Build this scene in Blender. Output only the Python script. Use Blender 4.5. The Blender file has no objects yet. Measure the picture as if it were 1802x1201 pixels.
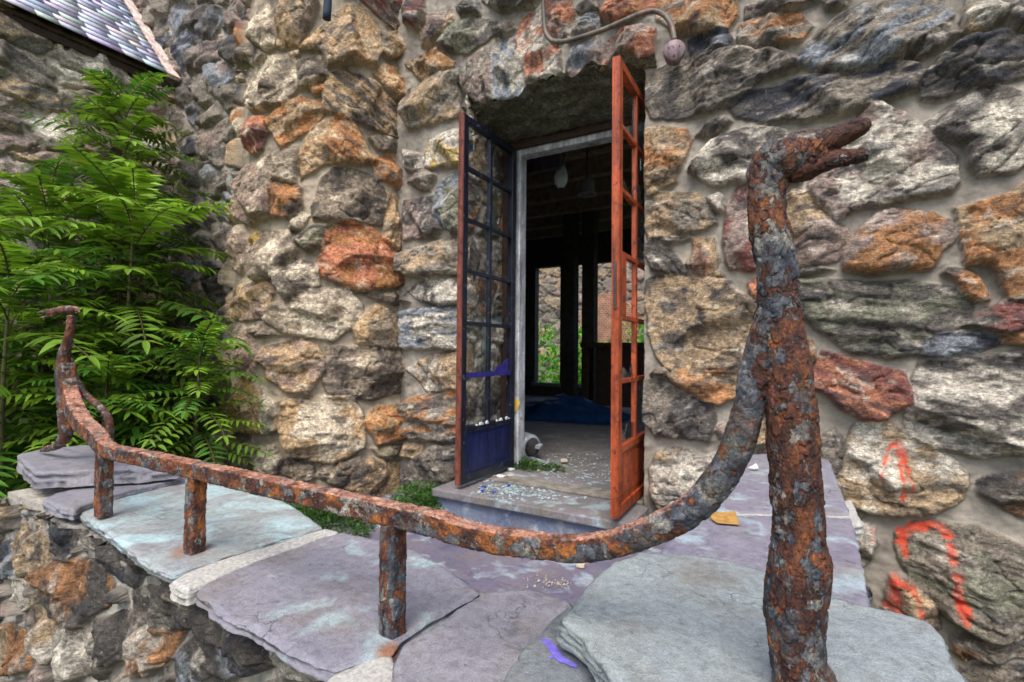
import bpy, math, random
import numpy as np
from mathutils import Vector, Matrix

scene = bpy.context.scene
COL = scene.collection
rad = math.radians

# ------------------------------------------------------------------ camera
YAW, PITCH, ROLL = rad(29.7), rad(1.25), rad(0.5)
FPX, CX, CY = 877.0, 901.0, 600.5          # focal length and centre in photograph pixels
CAM = np.array([0.0, 0.0, 0.76])
_F0 = np.array([-math.sin(YAW), math.cos(YAW), 0.0]); _R0 = np.array([math.cos(YAW), math.sin(YAW), 0.0]); _U0 = np.array([0, 0, 1.0])
_F = _F0*math.cos(PITCH) + _U0*math.sin(PITCH); _U = _U0*math.cos(PITCH) - _F0*math.sin(PITCH)
_R = _R0*math.cos(ROLL) + _U*math.sin(ROLL); _UP = _U*math.cos(ROLL) - _R0*math.sin(ROLL)
cd = bpy.data.cameras.new("camera"); cam = bpy.data.objects.new("camera", cd); COL.objects.link(cam)
cd.sensor_width = 36.0; cd.lens = FPX/1802*36.0; cd.clip_start = 0.02; cd.clip_end = 500
cam.matrix_world = Matrix(((_R[0], _UP[0], -_F[0], CAM[0]), (_R[1], _UP[1], -_F[1], CAM[1]), (_R[2], _UP[2], -_F[2], CAM[2]), (0, 0, 0, 1)))
cd.dof.use_dof = True; cd.dof.focus_distance = 0.62; cd.dof.aperture_fstop = 13.0
scene.camera = cam

# ------------------------------------------------------------------ sky, sun, exposure
SUN_EL, SUN_AZ = rad(58), rad(162)          # compass angle measured from +Y clockwise
w = bpy.data.worlds.new("World"); scene.world = w; w.use_nodes = True
nt = w.node_tree; bg = nt.nodes["Background"]
sky = nt.nodes.new("ShaderNodeTexSky"); sky.sky_type = 'NISHITA'; sky.sun_disc = False
sky.sun_elevation = SUN_EL; sky.sun_rotation = SUN_AZ; sky.air_density = 1.0; sky.dust_density = 3.0; sky.ozone_density = 1.0
nt.links.new(sky.outputs[0], bg.inputs[0]); bg.inputs[1].default_value = 0.14
sd_ = bpy.data.lights.new("sun", 'SUN'); sd_.energy = 1.5; sd_.angle = rad(38); sd_.color = (1.0, 0.98, 0.96)
sun = bpy.data.objects.new("sun", sd_); COL.objects.link(sun)
_dir = Vector((math.sin(SUN_AZ)*math.cos(SUN_EL), math.cos(SUN_AZ)*math.cos(SUN_EL), math.sin(SUN_EL)))
sun.rotation_euler = _dir.to_track_quat('Z', 'Y').to_euler()
vs = scene.view_settings; vs.view_transform = 'Standard'; vs.look = 'None'; vs.gamma = 1.0; vs.use_curve_mapping = False
vs.exposure = 1.02
scene.cycles.max_bounces = 10; scene.cycles.diffuse_bounces = 6

# ------------------------------------------------------------------ helpers
def ray(px, py):
    return _F + _R*((px-CX)/FPX) + _UP*((CY-py)/FPX)
def on(px, py, axis, val):
    "the point of the plane axis=val seen at a place of the photograph"
    d = ray(px, py); t = (val-CAM[axis])/d[axis]
    return CAM + d*t
def lin(c):
    c = np.asarray(c, float)/255.0
    return np.where(c <= 0.04045, c/12.92, ((c+0.055)/1.055)**2.4)

def _h(ix, iy, iz, seed):
    n = (ix.astype(np.int64)*374761393 + iy.astype(np.int64)*668265263 + iz*2147483647 + seed*1274126177) & 0xFFFFFFFF
    n = ((n ^ (n >> 13))*1274126177) & 0xFFFFFFFF
    n = ((n ^ (n >> 16))*2246822519) & 0xFFFFFFFF
    return ((n ^ (n >> 15)) & 0xFFFFFF)/float(0xFFFFFF)
def vn2(x, y, seed=0):
    ix = np.floor(x).astype(np.int64); iy = np.floor(y).astype(np.int64)
    fx = x-ix; fy = y-iy; fx = fx*fx*fx*(fx*(fx*6-15)+10); fy = fy*fy*fy*(fy*(fy*6-15)+10)
    a = _h(ix, iy, 0, seed); b = _h(ix+1, iy, 0, seed); c = _h(ix, iy+1, 0, seed); d = _h(ix+1, iy+1, 0, seed)
    return (a*(1-fx)+b*fx)*(1-fy) + (c*(1-fx)+d*fx)*fy
def fbm2(x, y, o=4, seed=0):
    s = 0; a = 0.5; t = 0
    for k in range(o):
        s = s + a*vn2(x, y, seed+k*17); t += a; a *= 0.5; x = x*2.03+5.1; y = y*2.03+9.7
    return s/t
def vn3(p, seed=0):
    i = np.floor(p).astype(np.int64); f = p-i; f = f*f*(3-2*f); s = 0
    for dx in (0, 1):
        for dy in (0, 1):
            for dz in (0, 1):
                wgt = (f[:, 0] if dx else 1-f[:, 0])*(f[:, 1] if dy else 1-f[:, 1])*(f[:, 2] if dz else 1-f[:, 2])
                s = s + wgt*_h(i[:, 0]+dx, i[:, 1]+dy, i[:, 2]+dz, seed)
    return s
def fbm3(p, o=4, seed=0):
    s = 0; a = 0.5; t = 0
    for k in range(o):
        s = s + a*vn3(p, seed+k*31); t += a; a *= 0.5; p = p*2.03+3.3
    return s/t
def cell3(p, seed=0):
    "random value of the nearest 3D cell and the gap between the two nearest cells"
    i = np.floor(p).astype(np.int64); f1 = np.full(len(p), 9.0); f2 = f1.copy(); v = np.zeros(len(p))
    for dx in (-1, 0, 1):
        for dy in (-1, 0, 1):
            for dz in (-1, 0, 1):
                j = i+np.array([dx, dy, dz])
                q = np.stack([_h(j[:, 0], j[:, 1], j[:, 2], seed+s) for s in (1, 2, 3)], 1)+j
                d = np.sqrt(((q-p)**2).sum(1)); r = _h(j[:, 0], j[:, 1], j[:, 2], seed+9)
                m = d < f1; f2 = np.where(m, f1, np.minimum(f2, d)); v = np.where(m, r, v); f1 = np.where(m, d, f1)
    return v, f2-f1
def sstep(x, a, b):
    t = np.clip((x-a)/(b-a), 0, 1); return t*t*(3-2*t)

def tag(o, label=None, cat=None, group=None, kind=None):
    if label: o['label'] = label
    if cat: o['category'] = cat
    if group: o['group'] = group
    if kind: o['kind'] = kind
    return o
def empty(name, loc, label, cat, group=None):
    o = bpy.data.objects.new(name, None); o.location = loc; o.empty_display_size = 0.05; COL.objects.link(o)
    bpy.context.view_layer.update()
    return tag(o, label, cat, group)
def link(name, me, mat, parent=None, smooth=False):
    o = bpy.data.objects.new(name, me); COL.objects.link(o)
    if mat and not me.materials: me.materials.append(mat)
    if parent:
        o.parent = parent; o.matrix_parent_inverse = Matrix.Translation(parent_world(parent)).inverted()
    if smooth and len(me.polygons): me.polygons.foreach_set('use_smooth', np.ones(len(me.polygons), bool))
    return o
def parent_world(p):
    return p.location.copy()     # every child undoes its parent's offset, so locations are world ones
def npmesh(name, V, F, col=None):
    me = bpy.data.meshes.new(name); V = np.asarray(V, float); F = np.asarray(F, np.int32)
    me.vertices.add(len(V)); me.vertices.foreach_set('co', V.ravel())
    n = F.shape[1]; me.loops.add(F.size); me.loops.foreach_set('vertex_index', F.ravel())
    me.polygons.add(len(F)); me.polygons.foreach_set('loop_start', np.arange(0, F.size, n, dtype=np.int32))
    if col is not None:
        a = me.attributes.new('col', 'FLOAT_COLOR', 'POINT'); c = np.ones((len(V), 4)); c[:, :col.shape[1]] = col; a.data.foreach_set('color', c.ravel())
    me.update(calc_edges=True); me.validate()
    return me
class MB:
    "collects boxes, prisms and tubes into one mesh"
    def __init__(s): s.v = []; s.f = []
    def add(s, V, F):
        b = len(s.v); s.v += [tuple(map(float, p)) for p in V]; s.f += [tuple(int(i)+b for i in f) for f in F]; return s
    def box(s, x0, x1, y0, y1, z0, z1):
        V = [(x, y, z) for x in (x0, x1) for y in (y0, y1) for z in (z0, z1)]
        return s.add(V, [(0, 1, 3, 2), (4, 6, 7, 5), (0, 4, 5, 1), (2, 3, 7, 6), (0, 2, 6, 4), (1, 5, 7, 3)])
    def obox(s, o, a, b, c):
        "box from a corner and three edge vectors"
        o, a, b, c = map(np.asarray, (o, a, b, c))
        V = [o+a*i+b*j+c*k for i in (0, 1) for j in (0, 1) for k in (0, 1)]
        return s.add(V, [(0, 1, 3, 2), (4, 6, 7, 5), (0, 4, 5, 1), (2, 3, 7, 6), (0, 2, 6, 4), (1, 5, 7, 3)])
    def prism(s, P, d):
        P = [np.asarray(p, float) for p in P]; n = len(P); d = np.asarray(d, float)
        return s.add(P+[p+d for p in P], [tuple(range(n))[::-1], tuple(range(n, 2*n))]+[(i, (i+1) % n, n+(i+1) % n, n+i) for i in range(n)])
    def tube(s, path, radii, n=12, sq=0.0, up=(0, 1, 0), flat=1.0):
        V, F = tube(path, radii, n, sq, up, flat); return s.add(V, F)
    def build(s, name, mat, parent=None, smooth=False, bevel=0, fixn=True):
        me = bpy.data.meshes.new(name); me.from_pydata(s.v, [], s.f); me.update()
        if fixn:
            import bmesh
            bm = bmesh.new(); bm.from_mesh(me); bmesh.ops.recalc_face_normals(bm, faces=bm.faces); bm.to_mesh(me); bm.free()
        o = link(name, me, mat, parent, smooth)
        if bevel:
            m = o.modifiers.new('bevel', 'BEVEL'); m.width = bevel; m.segments = 2; m.limit_method = 'ANGLE'
        return o
def resample(path, radii, step):
    path = np.asarray(path, float); radii = np.asarray(radii, float)
    # Catmull-Rom through the points, then even steps
    P = np.vstack([2*path[0]-path[1], path, 2*path[-1]-path[-2]]); Q = np.concatenate([[radii[0]], radii, [radii[-1]]])
    out = []; ro = []
    for i in range(1, len(P)-2):
        for t in np.linspace(0, 1, 24, endpoint=False):
            a = 0.5*np.array([-t+2*t*t-t**3, 2-5*t*t+3*t**3, t+4*t*t-3*t**3, -t*t+t**3])
            out.append(a@P[i-1:i+3]); ro.append(a@Q[i-1:i+3])
    out.append(path[-1]); ro.append(radii[-1]); out = np.array(out); ro = np.array(ro)
    s = np.concatenate([[0], np.cumsum(np.linalg.norm(np.diff(out, axis=0), axis=1))]); n = max(2, int(s[-1]/step)+1)
    t = np.linspace(0, s[-1], n)
    return np.stack([np.interp(t, s, out[:, k]) for k in range(3)], 1), np.interp(t, s, ro)
def tube(path, radii, n=12, sq=0.0, up=(0, 1, 0), flat=1.0):
    "swept tube; sq 0..1 (or one value a ring) squares the section; closed ends"
    path = np.asarray(path, float); m = len(path); radii = np.broadcast_to(np.asarray(radii, float), (m,)); sq = np.broadcast_to(np.asarray(sq, float), (m,))
    T = np.gradient(path, axis=0); T /= np.linalg.norm(T, axis=1)[:, None]+1e-12
    B = np.asarray(up, float)[None]-T*(T@np.asarray(up, float))[:, None]; B /= np.linalg.norm(B, axis=1)[:, None]+1e-12
    N = np.cross(B, T); th = np.linspace(0, 2*math.pi, n, endpoint=False)
    c, s = np.cos(th), np.sin(th); k = 1/np.maximum(np.abs(c), np.abs(s)); k = np.minimum(k, 1.30)
    rr = radii[:, None]*(1+(k-1)[None]*sq[:, None])
    V = path[:, None]+N[:, None]*(rr*c)[..., None]+B[:, None]*(rr*s*flat)[..., None]
    V = np.vstack([V.reshape(-1, 3), path[:1], path[-1:]]); F = []
    for i in range(m-1):
        for j in range(n):
            F.append((i*n+j, i*n+(j+1) % n, (i+1)*n+(j+1) % n, (i+1)*n+j))
    for j in range(n):
        F.append((m*n, (j+1) % n, j, m*n)[:3]); F.append((m*n+1, (m-1)*n+j, (m-1)*n+(j+1) % n))
    return V, F

# ------------------------------------------------------------------ materials
class N:
    def __init__(s, name):
        s.m = bpy.data.materials.new(name); s.m.use_nodes = True; s.t = s.m.node_tree; s.b = s.t.nodes['Principled BSDF']
        s.pos = s.t.nodes.new('ShaderNodeTexCoord').outputs['Object']
    def node(s, t, **kw):
        n = s.t.nodes.new(t)
        for k, v in kw.items(): setattr(n, k, v)
        return n
    def set(s, sock, v):
        if isinstance(v, bpy.types.NodeSocket): s.t.links.new(v, sock)
        elif isinstance(v, (tuple, list)) and len(v) == 3 and sock.type == 'RGBA': sock.default_value = (*v, 1)
        else: sock.default_value = v
    def noise(s, scale, detail=5, rough=0.6, vec=None, dist=0.0, seed=None):
        n = s.node('ShaderNodeTexNoise'); n.noise_dimensions = '4D' if seed is not None else '3D'
        s.set(n.inputs['Vector'], vec or s.pos); s.set(n.inputs['Scale'], scale); s.set(n.inputs['Detail'], detail); s.set(n.inputs['Roughness'], rough); s.set(n.inputs['Distortion'], dist)
        if seed is not None: s.set(n.inputs['W'], seed)
        return n.outputs['Fac']
    def vor(s, scale, feature='F1', vec=None, out='Distance'):
        n = s.node('ShaderNodeTexVoronoi', feature=feature); s.set(n.inputs['Vector'], vec or s.pos); s.set(n.inputs['Scale'], scale); return n.outputs[out]
    def stretch(s, v):
        n = s.node('ShaderNodeMapping'); s.set(n.inputs['Vector'], s.pos); n.inputs['Scale'].default_value = v; return n.outputs[0]
    def ramp(s, fac, stops, interp='LINEAR'):
        n = s.node('ShaderNodeValToRGB'); n.color_ramp.interpolation = interp; e = n.color_ramp.elements
        while len(e) < len(stops): e.new(0.5)
        for k, (p, c) in enumerate(stops):
            e[k].position = p; e[k].color = (*c, 1) if isinstance(c, (tuple, list)) else (c, c, c, 1)
        s.set(n.inputs[0], fac); return n.outputs[0]
    def mix(s, fac, a, b, mode='MIX'):
        n = s.node('ShaderNodeMix', data_type='RGBA', blend_type=mode); s.set(n.inputs[0], fac); s.set(n.inputs[6], a); s.set(n.inputs[7], b); return n.outputs[2]
    def math(s, op, a, b=0.0):
        n = s.node('ShaderNodeMath', operation=op); s.set(n.inputs[0], a); s.set(n.inputs[1], b); return n.outputs[0]
    def attr(s, name='col'):
        n = s.node('ShaderNodeAttribute', attribute_name=name); return n.outputs['Color']
    def bump(s, h, strength=0.5, dist=0.01, prev=None):
        n = s.node('ShaderNodeBump'); s.set(n.inputs['Height'], h); n.inputs['Strength'].default_value = strength; n.inputs['Distance'].default_value = dist
        if prev is not None: s.set(n.inputs['Normal'], prev)
        return n.outputs[0]
    def done(s, col, rough=0.8, bump=None, spec=0.3, metal=0.0):
        s.set(s.b.inputs['Base Color'], col); s.set(s.b.inputs['Roughness'], rough); s.b.inputs['Specular IOR Level'].default_value = spec; s.set(s.b.inputs['Metallic'], metal)
        if bump is not None: s.set(s.b.inputs['Normal'], bump)
        return s.m

def mat_stone():
    n = N('rubble_stone'); at = n.node('ShaderNodeAttribute', attribute_name='col'); c = at.outputs['Color']; k = at.outputs['Alpha']   # alpha: 1 stone, 0 mortar
    f = n.noise(45, 9, 0.75, dist=0.4); g = n.noise(170, 6, 0.78, seed=3.0); e = n.noise(90, 8, 0.8, seed=6.0, vec=n.stretch((0.55, 0.55, 1.5)), dist=0.5)
    d = n.mix(1.0, c, n.ramp(f, [(0.30, 0.30), (0.5, 0.95), (0.70, 1.75)]), 'MULTIPLY')
    d = n.mix(1.0, d, n.ramp(e, [(0.36, 0.30), (0.5, 1.0), (0.64, 1.8)]), 'MULTIPLY')
    d = n.mix(1.0, d, n.ramp(g, [(0.3, 0.55), (0.5, 1.0), (0.72, 1.5)]), 'MULTIPLY')
    d = n.mix(n.ramp(n.noise(75, 6, 0.75, seed=8.0), [(0.60, 0.0), (0.68, 0.75)]), d, (0.66, 0.62, 0.55))
    d = n.mix(n.ramp(n.noise(60, 6, 0.75, seed=9.0, dist=0.8), [(0.60, 0.0), (0.70, 0.7)]), d, (0.035, 0.033, 0.034))
    m = n.mix(1.0, c, n.ramp(n.noise(18, 7, 0.65, seed=12.0), [(0.3, 0.70), (0.7, 1.25)]), 'MULTIPLY')
    m = n.mix(1.0, m, n.ramp(g, [(0.3, 0.85), (0.7, 1.15)]), 'MULTIPLY')
    c = n.mix(k, m, d)
    h = n.math('MULTIPLY', n.math('ADD', f, e), n.math('ADD', n.math('MULTIPLY', k, 0.85), 0.15))
    b = n.bump(h, 0.9, 0.018); b = n.bump(g, 0.55, 0.005, b)
    return n.done(c, n.ramp(f, [(0.3, 0.55), (0.7, 0.92)]), b, 0.4)
def mat_slab(name, base, second, stain=None, dark=(0.12, 0.12, 0.16), amount=0.5, seed=1.0, rust=None):
    n = N(name); a = n.noise(5, 6, 0.6, seed=seed); b = n.noise(60, 6, 0.75, seed=seed+2); g = n.noise(420, 3, 0.7, seed=seed+4)
    c = n.mix(n.ramp(a, [(0.35, 0.0), (0.65, 1.0)]), base, second)
    if stain: c = n.mix(n.ramp(n.noise(9, 3, 0.55, seed=seed+7, dist=0.6), [(0.60-0.16*amount, 0.0), (0.70-0.12*amount, 0.85)]), c, stain)
    c = n.mix(n.ramp(n.noise(14, 5, 0.6, vec=n.stretch((0.35, 1, 1)), seed=seed+9, dist=1.2), [(0.56, 0.0), (0.72, 0.55)]), c, dark)
    if rust:
        P, r = rust
        v = n.node('ShaderNodeVectorMath', operation='DISTANCE'); n.set(v.inputs[0], n.pos); v.inputs[1].default_value = P
        d = n.math('ADD', v.outputs['Value'], n.math('MULTIPLY', n.noise(22, 4, 0.6), r*1.1))
        c = n.mix(n.ramp(d, [(r*0.95, 0.9), (r*1.7, 0.0)]), c, (0.26, 0.10, 0.04))
    c = n.mix(n.ramp(n.noise(6, 7, 0.7, seed=seed+17), [(0.50, 0.0), (0.66, 0.5)]), c, (0.20, 0.165, 0.12))
    wn = n.node('ShaderNodeTexNoise'); n.set(wn.inputs['Vector'], n.pos); n.set(wn.inputs['Scale'], 9.0); n.set(wn.inputs['Detail'], 6.0); wd = n.node('ShaderNodeVectorMath', operation='MULTIPLY_ADD'); n.set(wd.inputs[0], wn.outputs['Color']); wd.inputs[1].default_value = (0.22, 0.22, 0.22); n.set(wd.inputs[2], n.pos)
    ck = n.math('MULTIPLY', n.ramp(n.vor(4.5, 'DISTANCE_TO_EDGE', vec=wd.outputs[0]), [(0.0, 1.0), (0.010, 0.0)]), n.ramp(a, [(0.50, 0.0), (0.60, 0.8)]))
    c = n.mix(ck, c, (0.04, 0.04, 0.05))
    c = n.mix(n.ramp(n.noise(40, 8, 0.75, seed=seed+13), [(0.60, 0.0), (0.66, 0.55)]), c, (0.07, 0.068, 0.075))
    c = n.mix(n.ramp(n.noise(70, 7, 0.75, seed=seed+15), [(0.64, 0.0), (0.69, 0.6)]), c, (0.46, 0.47, 0.45))
    c = n.mix(1.0, c, n.ramp(b, [(0.3, 0.62), (0.5, 1.0), (0.7, 1.28)]), 'MULTIPLY')
    c = n.mix(1.0, c, n.ramp(g, [(0.3, 0.7), (0.7, 1.3)]), 'MULTIPLY')
    bb = n.bump(n.noise(13, 5, 0.55, vec=n.stretch((0.6, 1, 1)), dist=0.8, seed=seed+9), 0.5, 0.012); bb = n.bump(b, 0.7, 0.006, bb); bb = n.bump(g, 0.6, 0.002, bb)
    return n.done(c, n.ramp(b, [(0.3, 0.45), (0.7, 0.75)]), bb, 0.4)
def mat_rust(name, paint=0.5, orange=0.5, salmon=0.4, k=1.0, toplit=0.0, st=(1, 1, 0.62), xgrad=None, pale=0.7):
    n = N(name)
    wv = n.node('ShaderNodeTexNoise'); n.set(wv.inputs['Vector'], n.pos); n.set(wv.inputs['Scale'], 60*k); n.set(wv.inputs['Detail'], 6.0)
    dv = n.node('ShaderNodeVectorMath', operation='MULTIPLY_ADD'); n.set(dv.inputs[0], wv.outputs['Color']); dv.inputs[1].default_value = (0.022, 0.022, 0.030); n.set(dv.inputs[2], n.pos)
    wp = dv.outputs[0]
    warp = n.noise(27*k, 10, 0.70, seed=2.0, dist=0.25, vec=n.stretch(st))
    fine = n.noise(170*k, 7, 0.78, seed=5.0); mid = n.noise(62*k, 8, 0.75, seed=6.0, dist=0.6)
    crack = n.vor(70*k, 'DISTANCE_TO_EDGE', vec=wp); cell = n.vor(70*k, 'F1', out='Color', vec=wp); crack2 = n.vor(150*k, 'DISTANCE_TO_EDGE', vec=wp)
    sep = n.node('ShaderNodeSeparateXYZ'); n.set(sep.inputs[0], cell); cv = sep.outputs[0]
    rust = n.ramp(n.noise(30*k, 10, 0.78, seed=11.0, dist=0.3, vec=n.stretch(st)), [(0.36, (0.014, 0.008, 0.006)), (0.47, (0.075, 0.024, 0.014)), (0.61-0.1*orange, (0.17, 0.055, 0.022)), (0.74-0.12*orange, (0.42, 0.14, 0.022)), (0.86, (0.46, 0.28, 0.12))])
    pt = n.ramp(n.noise(22*k, 10, 0.76, seed=21.0, vec=n.stretch(st)), [(0.36, (0.016, 0.018, 0.024)), (0.44, (0.055, 0.063, 0.080)), (0.51, (0.12, 0.128, 0.138)), (0.565, (0.22, 0.20, 0.155)), (0.65, (0.46, 0.43, 0.36))])
    pt = n.mix(1.0, pt, n.ramp(cv, [(0.1, 0.62), (0.9, 1.35)]), 'MULTIPLY')
    pt = n.mix(n.ramp(n.noise(26*k, 8, 0.75, seed=71.0, vec=n.stretch(st)), [(0.50, 0.0), (0.60, 0.8)]), pt, n.ramp(mid, [(0.4, (0.05, 0.028, 0.018)), (0.6, (0.20, 0.12, 0.07))]))
    edge = n.math('ADD', warp, n.math('MULTIPLY', n.math('SUBTRACT', cv, 0.5), 0.12)); edge = n.math('ADD', edge, n.math('MULTIPLY', n.math('SUBTRACT', n.noise(6, 3, 0.5, seed=61.0), 0.5), 0.25))
    if xgrad:
        sx = n.node('ShaderNodeSeparateXYZ'); n.set(sx.inputs[0], n.pos); mr = n.node('ShaderNodeMapRange'); n.set(mr.inputs[0], sx.outputs[0])
        for i, v in enumerate((xgrad[0], xgrad[1], 0.0, xgrad[2])): mr.inputs[i+1].default_value = v
        edge = n.math('ADD', edge, mr.outputs[0])
    lo = 0.54-0.16*paint
    pm = n.ramp(edge, [(lo, 0.0), (lo+0.012, 1.0)])
    c = n.mix(pm, rust, pt)
    lip = n.ramp(edge, [(lo-0.02, 0.0), (lo, 1.0), (lo+0.004, 0.0)]); c = n.mix(n.math('MULTIPLY', lip, 0.7), c, (0.012, 0.008, 0.007))
    sm = n.ramp(n.noise(20*k, 10, 0.76, seed=31.0, dist=0.3, vec=n.stretch(st)), [(0.66-0.13*salmon, 0.0), (0.675-0.13*salmon, 1.0)])
    c = n.mix(sm, c, n.ramp(mid, [(0.36, (0.13, 0.035, 0.028)), (0.52, (0.32, 0.10, 0.075)), (0.68, (0.50, 0.22, 0.15))]))
    if toplit:  # lit salmon tone of upward faces painted into the colour, in patches
        nz = n.node('ShaderNodeSeparateXYZ'); n.set(nz.inputs[0], n.node('ShaderNodeNewGeometry').outputs['Normal'])
        tm = n.math('MULTIPLY', n.ramp(nz.outputs[2], [(0.55, 0.0), (0.85, 1.0)]), n.ramp(n.noise(20, 9, 0.75, seed=41.0), [(0.42, 0.0), (0.54, toplit)]))
        c = n.mix(tm, c, n.ramp(mid, [(0.35, (0.34, 0.14, 0.08)), (0.5, (0.58, 0.27, 0.18)), (0.66, (0.60, 0.42, 0.27))]))
    pf = n.math('ADD', n.noise(30*k, 9, 0.75, seed=55.0, vec=n.stretch(st)), n.math('MULTIPLY', n.math('SUBTRACT', cv, 0.5), 0.10))
    c = n.mix(n.ramp(pf, [(0.60, 0.0), (0.615, pale)]), c, n.ramp(fine, [(0.35, (0.16, 0.15, 0.12)), (0.6, (0.42, 0.40, 0.34))]))
    c = n.mix(n.ramp(n.noise(34*k, 9, 0.76, seed=57.0, vec=n.stretch(st)), [(0.625, 0.0), (0.66, 0.9*min(1, orange))]), c, n.ramp(fine, [(0.35, (0.26, 0.07, 0.012)), (0.6, (0.56, 0.20, 0.03))]))
    c = n.mix(n.ramp(n.noise(40*k, 4, 0.6, seed=51.0), [(0.70, 0.0), (0.715, 0.8)]), c, (0.58, 0.56, 0.5))
    ck = n.math('MULTIPLY', n.ramp(crack, [(0.0, 1.0), (0.035, 0.0)]), n.ramp(mid, [(0.42, 0.0), (0.5, 1.0)]))
    c = n.mix(n.math('MULTIPLY', ck, 0.85), c, (0.018, 0.012, 0.010))
    c = n.mix(1.0, c, n.ramp(fine, [(0.28, 0.38), (0.5, 1.0), (0.75, 1.75)]), 'MULTIPLY')
    c = n.mix(1.0, c, n.ramp(mid, [(0.3, 0.6), (0.5, 1.0), (0.7, 1.25)]), 'MULTIPLY')
    b = n.bump(n.ramp(edge, [(lo-0.01, 0.0), (lo+0.01, 0.6), (0.8, 1.0)]), 0.9, 0.004); b = n.bump(mid, 0.9, 0.006, b); b = n.bump(n.ramp(crack, [(0.0, 0.0), (0.08, 1.0)]), 0.6, 0.0016, b); b = n.bump(n.ramp(crack2, [(0.0, 0.0), (0.12, 1.0)]), 0.4, 0.0008, b); b = n.bump(fine, 1.0, 0.0028, b)
    return n.done(c, n.ramp(fine, [(0.3, 0.40), (0.7, 0.85)]), b, 0.45)
def mat_paint(name, col, wear=(0.2, 0.07, 0.03), amount=0.4, rough=0.5, k=1.0):
    n = N(name); a = n.noise(14*k, 7, 0.7, seed=1.0, vec=n.stretch((1, 1, 0.4))); f = n.noise(90*k, 5, 0.7, seed=3.0); sk = n.noise(60*k, 5, 0.7, seed=15.0, vec=n.stretch((1, 1, 0.06)))
    col = n.mix(1.0, col, n.ramp(sk, [(0.35, 0.55), (0.55, 1.1)]), 'MULTIPLY')
    c = n.mix(1.0, col, n.ramp(a, [(0.32, 0.35), (0.5, 1.0), (0.68, 1.5)]), 'MULTIPLY')
    c = n.mix(n.ramp(n.noise(24*k, 8, 0.75, seed=7.0), [(0.66-0.2*amount, 0.0), (0.70-0.2*amount, 0.9)]), c, wear)
    c = n.mix(1.0, c, n.ramp(f, [(0.3, 0.75), (0.7, 1.25)]), 'MULTIPLY')
    return n.done(c, rough, n.bump(f, 0.5, 0.003), 0.4)
def mat_flat(name, col, var=0.35, scale=30, rough=0.8, bump=0.005, spec=0.3, metal=0.0):
    n = N(name); f = n.noise(scale, 6, 0.65)
    c = n.mix(1.0, col, n.ramp(f, [(0.28, 1-var), (0.5, 1.0), (0.72, 1+var)]), 'MULTIPLY')
    return n.done(c, rough, n.bump(f, 0.5, bump), spec, metal)
def mat_leaf():
    n = N('leaf_green'); c = n.attr(); t = n.node('ShaderNodeBsdfTranslucent'); n.set(t.inputs[0], c)
    n.done(c, 0.45, None, 0.35); mx = n.node('ShaderNodeMixShader'); mx.inputs[0].default_value = 0.35
    n.t.links.new(n.b.outputs[0], mx.inputs[1]); n.t.links.new(t.outputs[0], mx.inputs[2])
    n.t.links.new(mx.outputs[0], n.t.nodes['Material Output'].inputs[0]); return n.m
def mat_glass():
    n = N('dirty_glass'); n.b.inputs['Transmission Weight'].default_value = 1.0; n.b.inputs['IOR'].default_value = 1.45
    return n.done((0.55, 0.68, 0.70), n.ramp(n.noise(40, 5, 0.6), [(0.4, 0.04), (0.7, 0.3)]), None, 0.6)
M = dict(stone=mat_stone(), leaf=mat_leaf(), glass=mat_glass(),
         rust_goose=mat_rust('flaking_painted_iron', 0.24, 0.8, 0.44, 1.2, 0.0, (1, 1, 0.45)),
         rust_beak=mat_rust('brown_rusted_iron', 0.0, 0.3, 0.1, 1.1, 0.0, (0.5, 1, 1), None, 0.15),
         rust_rail=mat_rust('rusty_iron_bar', 0.02, 1.05, 0.28, 1.0, 0.95, (0.8, 1, 1), (-0.42, -0.12, 0.11)),
         rust_post=mat_rust('rusty_iron_post', 0.0, 1.05, 0.15, 1.0, 0.0, (1, 1, 0.35)),
         rust_far=mat_rust('rusty_iron_far', 0.15, 0.6, 0.6, 0.9, 0.8, (1, 1, 0.5)),
         orange=mat_paint('orange_red_paint', (0.36, 0.066, 0.018), (0.085, 0.022, 0.012), 0.55, 0.5),
         redstile=mat_paint('red_brown_paint', (0.20, 0.058, 0.036), (0.06, 0.02, 0.016), 0.55, 0.5),
         navy=mat_paint('navy_paint', (0.011, 0.013, 0.024), (0.10, 0.11, 0.16), 0.4, 0.35),
         navypanel=mat_paint('navy_violet_paint', (0.012, 0.018, 0.085), (0.22, 0.05, 0.02), 0.25, 0.35, 0.7),
         white=mat_paint('weathered_white_paint', (0.48, 0.49, 0.50), (0.28, 0.24, 0.16), 0.5, 0.6),
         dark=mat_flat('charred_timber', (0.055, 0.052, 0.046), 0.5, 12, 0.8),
         darkwood=mat_flat('dark_brown_timber', (0.05, 0.03, 0.022), 0.5, 18, 0.75),
         mortar=mat_flat('pale_mortar', (0.36, 0.33, 0.28), 0.45, 70, 0.95, 0.012),
         soil=mat_flat('dark_soil', (0.05, 0.042, 0.03), 0.6, 8, 0.95, 0.03))
# ------------------------------------------------------------------ rubble stone surfaces
PAL = dict(g=(142, 131, 116), d=(98, 91, 84), k=(72, 72, 78), t=(180, 155, 122), o=(178, 128, 84), w=(208, 198, 180), r=(126, 78, 70),
           s=(186, 124, 94), b=(146, 151, 156), p=(160, 140, 128), y=(198, 170, 102), n=(132, 130, 110), m=(158, 149, 135))
PAL = {k: lin(v) for k, v in PAL.items()}
MORT = PAL['m']

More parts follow.
